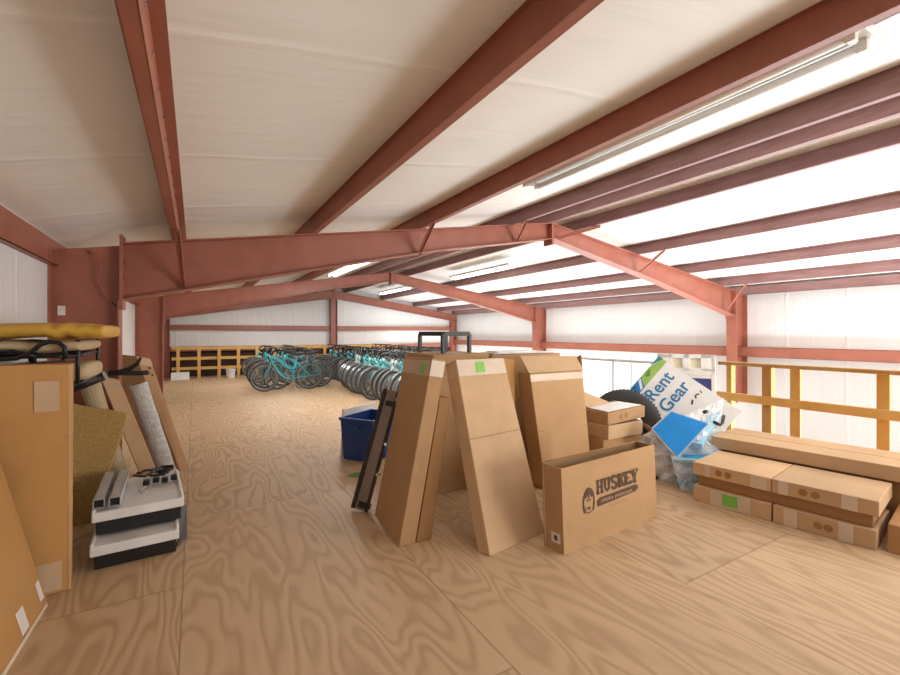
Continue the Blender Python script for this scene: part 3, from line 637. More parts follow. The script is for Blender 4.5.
# blue bin with white lid behind
t = thing('storage_bin', (1.7, 4.75, 0), 'dark blue plastic storage bin on the floor behind the leaning cartons', 'bin')
N_, L_ = V((1.66, 4.52, 0)), V((1.44, 4.84, 0)); dd = V((0.43, 0.30, 0)); h = 0.47
ib = [N_, N_ + dd, L_ + dd, L_]; cc = sum(ib, V()) / 4
ot = [p + (p - cc) * 0.12 + V((0, 0, h)) for p in ib]
m = MB(); t_ = 0.008
inb = [p + (cc - p) * 0.03 + V((0, 0, 0.01)) for p in ib]; intp = [p + (cc + V((0, 0, h)) - p) * 0.03 for p in ot]
m.add(ib + ot + inb + intp, [(3, 2, 1, 0)] + [(i, (i + 1) % 4, 4 + (i + 1) % 4, 4 + i) for i in range(4)] + [(4 + i, 4 + (i + 1) % 4, 12 + (i + 1) % 4, 12 + i) for i in range(4)] + [(8 + (i + 1) % 4, 8 + i, 12 + i, 12 + (i + 1) % 4) for i in range(4)] + [(8, 9, 10, 11)])
build(m, 'bin_body', 'blue_bin', t, 0.006)
m = MB()
for i in range(4):
    a_, b2 = ot[i] + (ot[i] - cc - V((0, 0, h))) * 0.03, ot[(i + 1) % 4] + (ot[(i + 1) % 4] - cc - V((0, 0, h))) * 0.03
    m.bar(a_ - V((0, 0, 0.012)), b2 - V((0, 0, 0.012)), 0.022, 0.028)
build(m, 'rim', 'blue_bin', t, 0.004)
build(MB().bar(lerp(ot[0], ot[3], 0.35) - V((0, 0, 0.09)) + V((-0.02, -0.014, 0)), lerp(ot[0], ot[3], 0.65) - V((0, 0, 0.09)) + V((-0.02, -0.014, 0)), 0.02, 0.03), 'handle', 'blue_bin', t, 0.004)
tag(build(MB().hexa([(1.46, 4.97, 0), (1.96, 5.31, 0), (1.945, 5.332, 0), (1.445, 4.992, 0)], [(1.50, 5.03, 0.52), (2.04, 5.40, 0.52), (2.025, 5.422, 0.52), (1.485, 5.052, 0.52)]), 'foam_board', 'white_paper', bevel=0.003), 'white foam board standing behind the blue bin', 'board')
m = MB()
pts = [(1.40 + 0.09 * math.cos(a) * (1 + 0.25 * math.sin(3 * a)), 4.22 + 0.07 * math.sin(a), 0.0) for a in [2 * PI * k / 14 for k in range(14)]]
m.prism(pts, (0, 0, 0.006))
tag(build(m, 'green_scrap', 'leaf_green'), 'small flat green scrap lying on the plywood in front of the blue bin', 'scrap')

# ------------------------------------------------------------------ heap behind the printed carton
G2 = 'flat cartons piled behind the printed carton'
def flatbox(x0, x1, y0, y1, z0, z1, label, group, mat='card', rot=0.0, tilt=0.0):
    c = V(((x0 + x1) / 2, (y0 + y1) / 2, z0)); Rm = Matrix.Rotation(rot, 4, 'Z')
    def tr(x, y, z): p = Rm @ (V((x, y, z)) - c) + c; p.z += tilt * (x - x0); return p
    b = [tr(x0, y0, z0), tr(x1, y0, z0), tr(x1, y1, z0), tr(x0, y1, z0)]; t = [tr(x0, y0, z1), tr(x1, y0, z1), tr(x1, y1, z1), tr(x0, y1, z1)]
    return cbox(b, t, label, group, mat)
r, f = flatbox(3.42, 3.98, 2.88, 3.25, 0, 0.2, 'lowest flat carton of the pile behind the printed carton', G2, 'card_dark')
r, f = flatbox(3.42, 3.97, 2.9, 3.25, 0.202, 0.38, 'middle flat carton of the pile behind the printed carton', G2, rot=-0.03)
r, f = flatbox(3.42, 3.96, 2.87, 3.25, 0.382, 0.52, 'flat carton just under the paper topped one behind the printed carton', G2, 'card_light', rot=0.04)
r, f = flatbox(3.43, 3.97, 2.86, 3.24, 0.524, 0.64, 'topmost flat carton of the pile, white paper laid on it', G2, 'card', rot=-0.02, tilt=0.06)
patch(f['front'], 0.3, 0.36, 0.3, 0.7, 'printed_mark', 'card_dark', r); patch(f['front'], 0.45, 0.51, 0.3, 0.7, 'printed_mark', 'card_dark', r)
tp = f['top']
n_ = V((0, 0, 1)); ps = [bil(tp, a, b_) + n_ * 0.008 for a, b_ in ((0.02, 0.03), (0.93, 0.04), (0.9, 0.75), (0.05, 0.8))]
tag(build(MB().prism(ps, (0, 0, 0.004)), 'paper_sheet', 'white_paper'), 'white paper sheet lying on the topmost flat carton', 'paper')
tag(build(MB().hexa([(3.43, 3.12, 0.656), (3.80, 3.14, 0.676), (3.80, 3.155, 0.676), (3.43, 3.135, 0.656)], [(3.40, 3.28, 0.83), (3.55, 3.30, 0.80), (3.55, 3.31, 0.80), (3.40, 3.295, 0.83)]), 'cardboard_flap', 'card_light', bevel=0.002), 'loose pale cardboard piece standing on the paper topped pile', 'cardboard')
# pale curved sheet under the pile edge
m = MB(); n = 8
for i in range(n):
    a0_, a1_ = i / n, (i + 1) / n
    def cp(k): return (4.0 + 0.16 * k, 2.86 - 0.14 * k, 0.47 - 0.33 * k ** 1.4)
    p, q2 = V(cp(a0_)), V(cp(a1_)); w = V((0.20, 0.28, 0.0))
    m.hexa([p, q2, q2 + w, p + w], [p + V((0, 0, .006)), q2 + V((0, 0, .006)), q2 + w + V((0, 0, .006)), p + w + V((0, 0, .006))])
tag(build(m, 'curled_cardboard', 'card_light'), 'curled pale cardboard sheet hanging between the flat pile and the plastic heap', 'cardboard')

# tire leaning back
t = thing('tire', (4.155, 3.25, 0), 'black rubber tire standing upright between the flat cartons and the tilted sign', 'tire')
axis = V((-0.70, -0.66, 0.22)).normalized(); tc_ = V((4.155, 3.25, 0.395)); TR = 0.282
prof = [(-0.09, -0.075), (-0.06, -0.095), (0.0, -0.105), (0.06, -0.098), (0.092, -0.075), (0.1, -0.03), (0.1, 0.03), (0.092, 0.075), (0.06, 0.098), (0.0, 0.105), (-0.06, 0.095), (-0.09, 0.075), (-0.085, 0.05), (-0.02, 0.06), (0.06, 0.05), (0.07, 0.0), (0.06, -0.05), (-0.02, -0.06), (-0.085, -0.05)]
build(MB().ring(tc_, axis, TR, prof, 48), 'sidewall', 'rubber', t, smooth=True)
m = MB(); u_ = axis.cross(V((0, 0, 1))).normalized(); w_ = axis.cross(u_)
for k in range(60):
    a = 2 * PI * k / 60; d = u_ * math.cos(a) + w_ * math.sin(a); tg = axis.cross(d)
    for s in (-0.055, 0.0, 0.055):
        p = tc_ + d * (TR + 0.097) + axis * s; m.bar(p - tg * 0.011, p + tg * 0.011, 0.03, 0.008, up=d)
build(m, 'tread', 'rubber', t)
for s in (-1, 1): build(MB().ring(tc_ + axis * s * 0.0985, axis, TR + 0.02, [(-.006, -.005), (.006, -.005), (.006, .005), (-.006, .005)], 48), 'sidewall_ring', 'rubber', t)

# view-independent planes for the signs: facing the aisle, leaning back
def plane_axes(lean, az=(0.80, 0.60)):
    fw = V((*az, 0)).normalized(); uh = V((fw.y, -fw.x, 0))        # to the right as seen from the aisle
    up = (V((0, 0, 1)) * math.cos(lean) + fw * math.sin(lean)).normalized(); n = uh.cross(up); return uh, up, n
# white/navy folding sign board
uh, up, n = plane_axes(math.radians(9))
O = V((5.165, 3.14, 0.0))
t = thing('sandwich_board', (5.0, 3.1, 0), 'white framed sandwich board with navy panel standing behind the tilted printed sign', 'sign')
w, hh = 0.64, 1.16
def S3(a, b_, off=0.0): return O + uh * a + up * b_ + n * off
def sl(mb, a0, a1, b0, b1, o0, o1): return mb.hexa([S3(a0, b0, o0), S3(a1, b0, o0), S3(a1, b0, o1), S3(a0, b0, o1)], [S3(a0, b1, o0), S3(a1, b1, o0), S3(a1, b1, o1), S3(a0, b1, o1)])
m = MB(); sl(m, -w / 2, -w / 2 + 0.07, 0, hh, -0.02, 0.02); sl(m, w / 2 - 0.05, w / 2, 0, hh, -0.02, 0.02); sl(m, -w / 2, w / 2, 0.9, 0.985, -0.02, 0.02); sl(m, -w / 2, w / 2, hh - 0.05, hh, -0.02, 0.02); sl(m, -w / 2, w / 2, 0.03, 0.12, -0.02, 0.02)
sl(m, -0.04, 0.04, 0.95, hh, -0.02, 0.02); sl(m, -w / 2, -0.15, 0.95, hh, -0.02, 0.02); sl(m, 0.16, w / 2, 0.95, hh, -0.02, 0.02)
build(m, 'frame', 'off_white', t, 0.006)
build(sl(MB(), -0.15, 0.16, 0.985, 1.13, -0.018, -0.01), 'handle_recess', 'cream', t)
build(sl(MB(), -w / 2 + 0.06, w / 2 - 0.04, 0.11, 0.885, -0.012, 0.012), 'panel', 'navy', t)
build(sl(MB(), -w / 2 + 0.06, w / 2 - 0.04, 0.865, 0.9, -0.014, 0.014), 'panel_header', 'off_white', t)
m = MB(); m.hexa([S3(-0.25, 0.0, -0.30), S3(-0.21, 0.0, -0.30), S3(-0.21, 0.0, -0.27), S3(-0.25, 0.0, -0.27)], [S3(-0.25, hh - 0.05, -0.03), S3(-0.21, hh - 0.05, -0.03), S3(-0.21, hh - 0.05, -0.021), S3(-0.25, hh - 0.05, -0.021)])
m.hexa([S3(0.21, 0.0, -0.30), S3(0.25, 0.0, -0.30), S3(0.25, 0.0, -0.27), S3(0.21, 0.0, -0.27)], [S3(0.21, hh - 0.05, -0.03), S3(0.25, hh - 0.05, -0.03), S3(0.25, hh - 0.05, -0.021), S3(0.21, hh - 0.05, -0.021)])
for v_ in m.v: v_.z = max(v_.z, 0.0)
build(m, 'rear_leg', 'off_white', t)
# tilted printed sign
uh, up, n = plane_axes(math.radians(20), (0.80, 0.60))
O = V((4.755, 2.966, 0.627)); ang = math.radians(53)
su = uh * math.cos(ang) + up * math.sin(ang); sv = -uh * math.sin(ang) + up * math.cos(ang)
SW, SH = 0.60, 1.0     # width along the lettering, height down the board
t = thing('rental_sign', O - V((0, 0, 0.57)), 'tilted white sign board with blue lettering and a green and blue top edge', 'sign')
def T3(a, b_, off=0.0): return O + su * a + sv * b_ + n * off
def sp_(mb, pts, off, th=0.0015): return mb.prism([T3(a, b_, off) for a, b_ in pts], n * th)
build(sp_(MB(), [(-SW / 2, -SH / 2), (SW / 2, -SH / 2), (SW / 2, SH / 2), (-SW / 2, SH / 2)], -0.006, 0.011), 'board', 'white_paper', t)
yt = SH / 2
for pts, mt in (([(-.30, yt - .11), (-.1, yt - .11), (-.02, yt), (-.30, yt)], 'sign_blue'), ([(-.1, yt - .11), (.30, yt - .11), (.30, yt - .06), (.12, yt), (-.02, yt)], 'sign_green'), ([(.15, yt), (.30, yt - .06), (.30, yt)], 'sign_teal'),
                ([(-.16, yt - .10), (-.12, yt - .10), (-.04, yt - .01), (-.08, yt - .01)], 'white_paper'), ([(-.24, yt - .07), (-.2, yt - .09), (-.15, yt - .02), (-.19, yt - .01)], 'sign_teal'), ([(.0, yt - .04), (.04, yt - .07), (.12, yt - .03), (.06, yt - .01)], 'sign_teal')):
    build(sp_(MB(), pts, 0.006 if mt != 'white_paper' else 0.009), 'colour_band', mt, t)
def text_mesh(body, size, place, name, mat, parent, off=0.0):
    cu = bpy.data.curves.new(name, 'FONT'); cu.body = body; cu.size = size; cu.offset = off; cu.resolution_u = 4
    to = bpy.data.objects.new('tmp', cu); COL.objects.link(to)
    bpy.context.view_layer.update()
    me = bpy.data.meshes.new_from_object(to.evaluated_get(bpy.context.evaluated_depsgraph_get()))
    mb = MB(); mb.add([place(v.co.x, v.co.y) for v in me.vertices], [tuple(p.vertices) for p in me.polygons])
    bpy.data.objects.remove(to); bpy.data.curves.remove(cu); bpy.data.meshes.remove(me)
    return build(mb, name, mat, parent)
text_mesh('Rent', 0.20, lambda x, y: T3(-0.185 + x, yt - 0.285 + y, 0.008), 'lettering', 'text_blue', t, 0.003)
text_mesh('Gear', 0.20, lambda x, y: T3(-0.195 + x, yt - 0.475 + y, 0.008), 'lettering', 'text_blue', t, 0.003)
m = MB()
def T2(a, b_): return T3(a, b_, 0.008)
ribbon(m, [(0.05, yt - 0.60), (0.10, yt - 0.575)], 0.02, T2); ribbon(m, arc2(0.165, yt - 0.60, 0.03, 20, 170, 8), 0.016, T2); ribbon(m, [(0.22, yt - 0.60), (0.235, yt - 0.57)], 0.012, T2)
build(m, 'small_mark', 'ink', t)

# heap of clear sheeting with blue things
def crumple(mb_pts, nu, nv, seed, amp):
    random.seed(seed); m = MB(); vs = []
    for j in range(nv + 1):
        for i in range(nu + 1):
            p = bil(mb_pts, i / nu, j / nv); e = min(i, nu - i, j, nv - j)
            a = amp * (1 if e else 0.5)
            vs.append(p + V((random.uniform(-a, a), random.uniform(-a, a), random.uniform(-a, a) * 1.2)))
    for v in vs: v.z = max(v.z, 0.004)
    m.add(vs, [(j * (nu + 1) + i, j * (nu + 1) + i + 1, (j + 1) * (nu + 1) + i + 1, (j + 1) * (nu + 1) + i) for j in range(nv) for i in range(nu)])
    random.seed(seed + 1); return m
t = thing('plastic_sheeting', (4.2, 2.5, 0), 'crumpled heap of clear plastic sheeting between the tilted sign and the stacked flat boxes', 'plastic sheeting')
uhp = V((0.6, -0.8, 0))
def loft(seed, c, rx, ry, hz, nseg=26, nr=9, rough=0.16):
    random.seed(seed); m = MB(); vs = []; c = V(c)
    for j in range(nr + 1):
        tj = j / nr; rad = math.cos(tj * PI / 2) ** 0.55; z = math.sin(tj * PI / 2) * hz
        for i in range(nseg):
            a = 2 * PI * i / nseg; k = 1 + random.uniform(-rough, rough)
            d = uhp * (math.cos(a) * rx * rad * k) + V((0.8, 0.6, 0)) * (math.sin(a) * ry * rad * k)
            vs.append(c + d + V((0, 0, max(0.004, z * (1 + random.uniform(-rough, rough) * (0.6 if j else 0))))))
    fs = [(j * nseg + i, j * nseg + (i + 1) % nseg, (j + 1) * nseg + (i + 1) % nseg, (j + 1) * nseg + i) for j in range(nr) for i in range(nseg)]
    m.add(vs, fs); return m
build(loft(3, (4.05, 2.56, 0), 0.36, 0.17, 0.50), 'bundle_fold', 'clear_film', t, smooth=False)
build(loft(11, (4.42, 2.62, 0), 0.32, 0.16, 0.50), 'bundle_fold', 'clear_film', t, smooth=False)
build(crumple([V((3.92, 2.50, 0.03)), V((4.44, 2.38, 0.40)), V((4.95, 2.60, 0.70)), V((4.22, 2.74, 0.50))], 14, 10, 5, 0.022), 'top_sheet', 'clear_film', t)
build(crumple([V((3.74, 2.33, 0.006)), V((3.86, 2.17, 0.02)), V((3.95, 2.20, 0.24)), V((3.76, 2.44, 0.30))], 8, 8, 9, 0.012), 'front_fold', 'clear_film', t)
random.seed(21)
G3 = 'loose dark packing scraps in the plastic heap'
for k, (x, y, z) in enumerate(((4.02, 2.36, 0.0), (3.86, 2.62, 0.0), (4.15, 2.32, 0.0))):
    m = MB().tube([(x - 0.04, y, z + 0.02), (x, y + 0.02, z + 0.03), (x + 0.04, y - 0.01, z + 0.02)], 0.018, 7)
    tag(build(m, 'packing_scrap', 'black_plastic', smooth=True), 'small dark packing scrap on the floor at the foot of the clear plastic heap', 'scrap', G3)
# dark straps on the sheeting
build(MB().tube([(4.50, 2.46, 0.52), (4.56, 2.43, 0.49), (4.62, 2.44, 0.50), (4.70, 2.47, 0.56)], 0.016, 7), 'dark_strap', 'black_plastic', t, smooth=True)
build(MB().tube([(4.50, 2.56, 0.60), (4.54, 2.55, 0.61)], 0.018, 7), 'dark_strap', 'black_plastic', t, smooth=True)
# bright blue panel
uh2, up2, n2 = plane_axes(math.radians(32), (0.80, 0.60))
O2 = V((3.93, 2.50, 0.47))
def B3(a, b_, off=0.0): return O2 + uh2 * a + up2 * b_ + n2 * off
t = thing('blue_foam_panel', O2 - V((0, 0, .3)), 'bright blue square panel with white rim lying on the clear plastic heap', 'panel')
def quadp(pts, off, th): return MB().prism([B3(a, b_, off) for a, b_ in pts], n2 * th)
qq = [(-0.20, 0.01), (0.0, -0.24), (0.27, 0.10), (-0.03, 0.20)]
build(quadp(qq, 0.0, 0.03), 'panel_face', 'sky_blue', t, 0.004)
m = MB()
for (a, b_), (c_, d_) in zip(qq, qq[1:] + qq[:1]): m.bar(B3(a, b_, 0.012), B3(c_, d_, 0.012), 0.022, 0.03, up=n2)
build(m, 'rim', 'clear_film', t)
# cyan tote below
r = thing('blue_tote', (4.08, 2.32, 0), 'light blue plastic tote half wrapped in clear sheeting beside the stacked flat boxes', 'tote')
bb = [V((3.80, 2.40, 0.0)), V((3.92, 2.235, 0.0)), V((4.36, 2.30, 0.0)), V((4.2, 2.5, 0.0))]
bt4 = [V((3.77, 2.42, 0.25)), V((3.91, 2.225, 0.27)), V((4.42, 2.30, 0.31)), V((4.26, 2.52, 0.30))]
build(MB().hexa(bb, bt4), 'tote_body', 'cyan_blue', r, 0.012)
m = MB()
for i in range(4): m.bar(bt4[i], bt4[(i + 1) % 4], 0.03, 0.035)
build(m, 'rim', 'pale_blue', r, 0.006)

tag(build(MB().hexa([(4.02, 2.30, 0.345), (4.86, 2.58, 0.53), (4.83, 2.66, 0.53), (3.99, 2.38, 0.345)], [(4.02, 2.30, 0.395), (4.86, 2.58, 0.58), (4.83, 2.66, 0.58), (3.99, 2.38, 0.395)]), 'pale_blue_board', 'pale_blue', bevel=0.004), 'pale blue strip of board lying across the clear plastic heap above the tote', 'board')

# ------------------------------------------------------------------ flat boxes stacked on the right
G4 = 'flat cartons stacked by the right railing'
O4, va, ua = (3.64, 2.16), (0.148, -0.989), (0.989, 0.148)
def rb(l0, l1, d0, d1, z0, z1, label, mat='card_light', sk=0.0):
    o = V((*O4, 0)); vv, uu = V((*va, 0)), V((*ua, 0))
    def q_(z, s): return [o + vv * l0 + uu * (d0 + s) + V((0, 0, z)), o + vv * l1 + uu * (d0 + s) + V((0, 0, z)), o + vv * l1 + uu * (d1 + s) + V((0, 0, z)), o + vv * l0 + uu * (d1 + s) + V((0, 0, z))]
    return cbox(q_(z0, 0), q_(z1, sk), label, G4, mat)
def marks(r, f, us):
    for u_ in us:
        q = f['front']
        n = (V(q[1]) - V(q[0])).cross(V(q[3]) - V(q[0])).normalized(); c = bil(q, u_, 0.5); eu = (V(q[1]) - V(q[0])).normalized(); ev = n.cross(eu)
        build(MB().prism([c + n * 0.002 + (eu * math.cos(a) + ev * math.sin(a)) * 0.026 for a in [2 * PI * k / 12 for k in range(12)]], n * 0.001), 'printed_mark', 'card_dark', r)
r, f = rb(0.0, 0.55, 0.0, 0.55, 0, 0.13, 'bottom left flat carton of the right stack, green sticker on its front')
patch(f['front'], 0.40, 0.60, 0.2, 0.9, 'sticker', 'sticker_green', r, 0.005); patch(f['front'], 0.24, 0.76, 0.02, 0.98, 'tape', 'tape_pale', r)
r, f = rb(0.56, 1.12, 0.0, 0.55, 0, 0.13, 'bottom right flat carton of the right stack, round marks and tape on its front')
patch(f['front'], 0.12, 0.26, 0.02, 0.98, 'tape', 'tape_pale', r); patch(f['front'], 0.66, 0.8, 0.02, 0.98, 'tape', 'tape_pale', r); marks(r, f, (0.47, 0.57))
r, f = rb(0.03, 1.10, 0.035, 0.56, 0.132, 0.215, 'long set back carton sandwiched in the middle of the right stack', 'card_dark')
r, f = rb(-0.01, 0.545, 0.015, 0.58, 0.217, 0.32, 'upper left flat carton of the right stack, resting on the set back one')
patch(f['front'], 0.16, 0.24, 0.02, 0.98, 'tape', 'tape_pale', r); patch(f['front'], 0.76, 0.95, 0.02, 0.98, 'tape', 'tape_pale', r); marks(r, f, (0.36, 0.48))
r, f = rb(0.55, 1.13, 0.015, 0.58, 0.217, 0.32, 'upper right flat carton of the right stack, resting on the set back one')
patch(f['front'], 0.07, 0.17, 0.02, 0.98, 'tape', 'tape_pale', r); patch(f['front'], 0.68, 0.82, 0.02, 0.98, 'tape', 'tape_pale', r); marks(r, f, (0.32, 0.44))
r, f = rb(-0.04, 1.9, 0.66, 1.16, 0.0, 0.315, 'low hidden carton carrying the long carton beside the railing', 'card_dark')
r, f = rb(-0.09, 1.95, 0.62, 1.19, 0.322, 0.435, 'long flat carton lying behind the right stack in front of the railing')
patch(f['top'], 0.0, 1.0, 0.49, 0.505, 'lid_seam', 'card_dark', r, 0.001)
r, f = rb(1.16, 1.85, 0.04, 0.6, 0.0, 0.17, 'crumpled brown carton at the far right edge beside the right stack', 'card_dark', sk=0.05)
patch(f['front'], 0.1, 0.4, 0.1, 0.9, 'tape', 'tape_clear', r)

# ------------------------------------------------------------------ left pile
G5 = 'large cartons against the left wall'
r, f = cbox([(-0.715, 1.4), (-0.66, 3.02), (-0.71, 3.03), (-0.765, 1.4)], [(-0.975, 1.4, 1.06), (-0.90, 3.0, 1.06), (-0.95, 3.01, 1.05), (-1.02, 1.4, 1.05)],
            'large flat carton in the left foreground leaning towards the left wall', G5, 'card_warm')
r.location.z = 0
patch(f['front'], 0.955, 0.985, 0.05, 0.14, 'label', 'label_white', r); patch(f['front'], 0.80, 0.85, 0.03, 0.13, 'label', 'label_white', r); patch(f['front'], 0.0, 0.99, 0.0, 0.018, 'edge_strip', 'tape_pale', r, 0.003)
r, f = cbox([(-0.965, 3.06), (-0.59, 3.135), (-0.61, 3.27), (-0.985, 3.2)], [(-0.965, 3.05, 1.245), (-0.585, 3.10, 1.24), (-0.60, 3.25, 1.24), (-0.985, 3.2, 1.245)],
            'tall flat carton standing upright at the left below the yellow pad', G5, 'card_warm')
patch(f['front'], 0.62, 0.88, 0.80, 0.93, 'tape', 'tape_clear', r, 0.007); patch(f['front'], 0.62, 0.9, 0.015, 0.14, 'tape', 'tape_clear', r); patch(f['front'], 0.0, 1.0, 0.68, 0.683, 'crease', 'card_dark', r, 0.001)
patch(f['front'], 0.975, 0.995, 0.0, 1.0, 'edge_strip', 'tape_clear', r)
# foam slab with curved outline
m = MB(); pts = [(-0.97, 0.0), (-0.66, 0.0), (-0.60, 0.22), (-0.53, 0.46), (-0.47, 0.70), (-0.455, 0.79), (-0.53, 0.82), (-0.66, 0.85), (-0.80, 0.90), (-0.97, 0.92)]
m.prism([(x, 4.15 + 0.02 * math.sin(z * 3), z) for x, z in pts], (0, 0.035, 0))
tag(build(m, 'foam_slab', 'foam', bevel=0.006), 'mustard coloured fibrous foam slab standing behind the tall left carton', 'foam')
# cot with pads
t = thing('folding_cot', (-0.8, 3.7, 0), 'black tubular metal cot frame carrying pads behind the tall left carton', 'cot frame')
zt_ = 1.30
for x in (-0.97, -0.80):
    for y in (3.38, 4.02):
        build(MB().tube([(x, y, 0), (x, y, zt_)], 0.012, 8), 'leg', 'black_metal', t, smooth=True)
for y in (3.40, 4.02):
    build(MB().tube([(-0.61, y, 1.09), (-0.61, y, 1.37)], 0.011, 8), 'end_bar', 'black_metal', t, smooth=True)
m = MB()
for z in (1.10, zt_ - 0.025):
    m.tube([(-0.97, 3.38, z), (-0.62, 3.38, z)], 0.012, 8).tube([(-0.97, 4.02, z), (-0.62, 4.02, z)], 0.012, 8).tube([(-0.97, 3.38, z), (-0.97, 4.02, z)], 0.012, 8).tube([(-0.62, 3.38, z), (-0.62, 4.02, z)], 0.012, 8)
for y in (3.55, 3.7, 3.85): m.tube([(-0.97, y, 1.10), (-0.62, y, 1.10)], 0.008, 6)
build(m, 'side_rail', 'black_metal', t, smooth=True)
build(MB().tube([(-1.0, 3.32, 1.262), (-0.86, 3.32, 1.27), (-0.80, 3.32, 1.30), (-0.76, 3.32, 1.345), (-0.72, 3.32, 1.362), (-0.68, 3.32, 1.355), (-0.655, 3.32, 1.33), (-0.65, 3.32, 1.26)], 0.013, 8), 'handle_hoop', 'black_metal', t, smooth=True)
build(MB().tube([(-1.0, 3.34, 1.30), (-0.88, 3.34, 1.31), (-0.78, 3.34, 1.275)], 0.011, 8), 'handle_hoop', 'black_metal', t, smooth=True)
def pad(x0, x1, y0, y1, z0, z1, mat, name, label, bend=None, nx=14, ny=6):
    m = MB(); top = []; bot = []
    for j in range(ny + 1):
        for i in range(nx + 1):
            u, v = i / nx, j / ny; x = x0 + (x1 - x0) * u; y = y0 + (y1 - y0) * v
            e = min(u, 1 - u) * nx * 0.8; e2 = min(v, 1 - v) * ny; k = min(1, 0.78 + 0.22 * min(e, e2))
            o = bend(u, v) if bend else 0
            zm = (z0 + z1) / 2; hz_ = (z1 - z0) / 2 * k
            top.append((x, y, zm + hz_ + o)); bot.append((x, y, zm - hz_ + o))
    N = nx + 1; off = N * (ny + 1); fs = []
    for j in range(ny):
        for i in range(nx):
            a = j * N + i; fs.append((a, a + 1, a + N + 1, a + N)); fs.append((off + a, off + a + N, off + a + N + 1, off + a + 1))
    rim = [i for i in range(N)] + [j * N + nx for j in range(1, ny + 1)] + [ny * N + i for i in range(nx - 1, -1, -1)] + [j * N for j in range(ny - 1, 0, -1)]
    for a, b_ in zip(rim, rim[1:] + rim[:1]): fs.append((b_, a, off + a, off + b_))
    m.add(top + bot, fs)
    return tag(build(m, name, mat, smooth=True, subsurf=1), label, 'pad', 'pads piled on the cot frame')
pad(-1.0, -0.565, 3.42, 3.98, 1.115, 1.225, 'tan_pad', 'cot_pad', 'lowest tan pad of the pile, tucked inside the black cot frame')
pad(-1.0, -0.585, 3.34, 4.05, 1.295, 1.365, 'tan_pad', 'cot_pad', 'pale tan pad on the cot frame directly below the yellow pad', lambda u, v: 0.006 * math.sin(u * 9))
yp = pad(-1.02, -0.475, 3.33, 4.06, 1.375, 1.462, 'yellow_pad', 'cot_pad', 'yellow folded pad lying on top of the pile at the left', lambda u, v: 0.012 * math.sin(u * PI) + (0.006 * math.sin(u * 40) if u > 0.55 else 0) - (0.012 if 0.5 < u < 0.6 else 0), 26, 6)
# rolls, plank, tall slim carton
def roll(a, b_, r, mat, name, label, cat, core=True):
    a, b_ = V(a), V(b_); d = (b_ - a).normalized()
    t = thing(name, (a.x, a.y, 0), label, cat)
    n = 9; pts = [a + (b_ - a) * k / n for k in range(n + 1)]
    build(MB().tube(pts, r, 18, rs=[r * (1 + 0.03 * math.sin(k * 2.3)) for k in range(n + 1)]), 'roll_body', mat, t, smooth=False, bevel=0.004)
    build(MB().ring(b_, d, r * 0.5, [(-0.006, -0.002), (0.006, -0.002), (0.006, 0.006), (-0.006, 0.006)], 16), 'roll_core', 'card_dark', t)
roll((-0.47, 4.36, 0.022), (-0.70, 4.32, 1.02), 0.065, 'tan_pad', 'carpet_roll', 'tan padded roll leaning behind the foam slab', 'roll')
roll((-0.17, 4.62, 0.02), (-0.425, 4.60, 0.975), 0.068, 'plastic_roll', 'plastic_roll', 'grey white plastic wrapped roll leaning between two slim cartons', 'roll')
r, f = cbox([(-0.305, 4.34), (-0.185, 4.36), (-0.205, 4.46), (-0.325, 4.44)], [(-0.645, 4.36, 1.07), (-0.525, 4.38, 1.03), (-0.545, 4.48, 1.03), (-0.665, 4.46, 1.07)],
            'slim pale carton leaning left of the plastic wrapped roll', 'slim cartons leaning at the left column', 'card_light')
patch(f['front'], 0.02, 0.98, 0.93, 0.99, 'tape', 'tape_clear', r)
r, f = cbox([(-0.13, 5.26), (-0.055, 5.37), (-0.30, 5.53), (-0.375, 5.42)], [(-0.49, 5.16, 1.19), (-0.385, 5.26, 1.16), (-0.63, 5.42, 1.19), (-0.735, 5.32, 1.22)],
            'tall slim carton leaning to the left beside the nearest left column', 'slim cartons leaning at the left column', 'card')
for uu_, vv_ in ((0.55, 0.90), (0.35, 0.86), (0.6, 0.84)): patch(f['front'], uu_, uu_ + 0.2, vv_, vv_ + 0.018, 'printed_mark', 'ink', r)
patch(f['front'], 0.02, 0.98, 0.93, 0.99, 'tape', 'tape_clear', r)
# black tubes on the rolls
t = thing('black_tube', (-0.66, 4.2, 1.0), 'thick glossy black tube lying across the tan roll at the left', 'tube')
build(MB().tube([(-0.83, 4.20, 0.985), (-0.72, 4.21, 1.03), (-0.60, 4.23, 1.085)], 0.034, 14), 'tube_body', 'black_plastic', t, smooth=True)
build(MB().ring((-0.60, 4.23, 1.085), (0.9, 0.1, 0.4), 0.028, [(-.008, -.004), (.01, -.004), (.01, .012), (-.008, .012)], 16), 'end_collar', 'grey_metal', t)
t = thing('curved_handle', (-0.5, 4.3, 1.08), 'slender curved black handle resting on top of the slim pale carton', 'handle')
build(MB().tube([(-0.585, 4.28, 1.10), (-0.52, 4.29, 1.10), (-0.45, 4.29, 1.125), (-0.40, 4.29, 1.165), (-0.375, 4.29, 1.215)], 0.017, 10, rs=[0.024, 0.022, 0.019, 0.016, 0.01]), 'handle_tube', 'black_metal', t, smooth=True)
build(MB().tube([(-0.56, 4.31, 1.095), (-0.47, 4.33, 1.09), (-0.38, 4.34, 1.085), (-0.33, 4.34, 1.09)], 0.02, 10), 'grip', 'black_plastic', t, smooth=True)

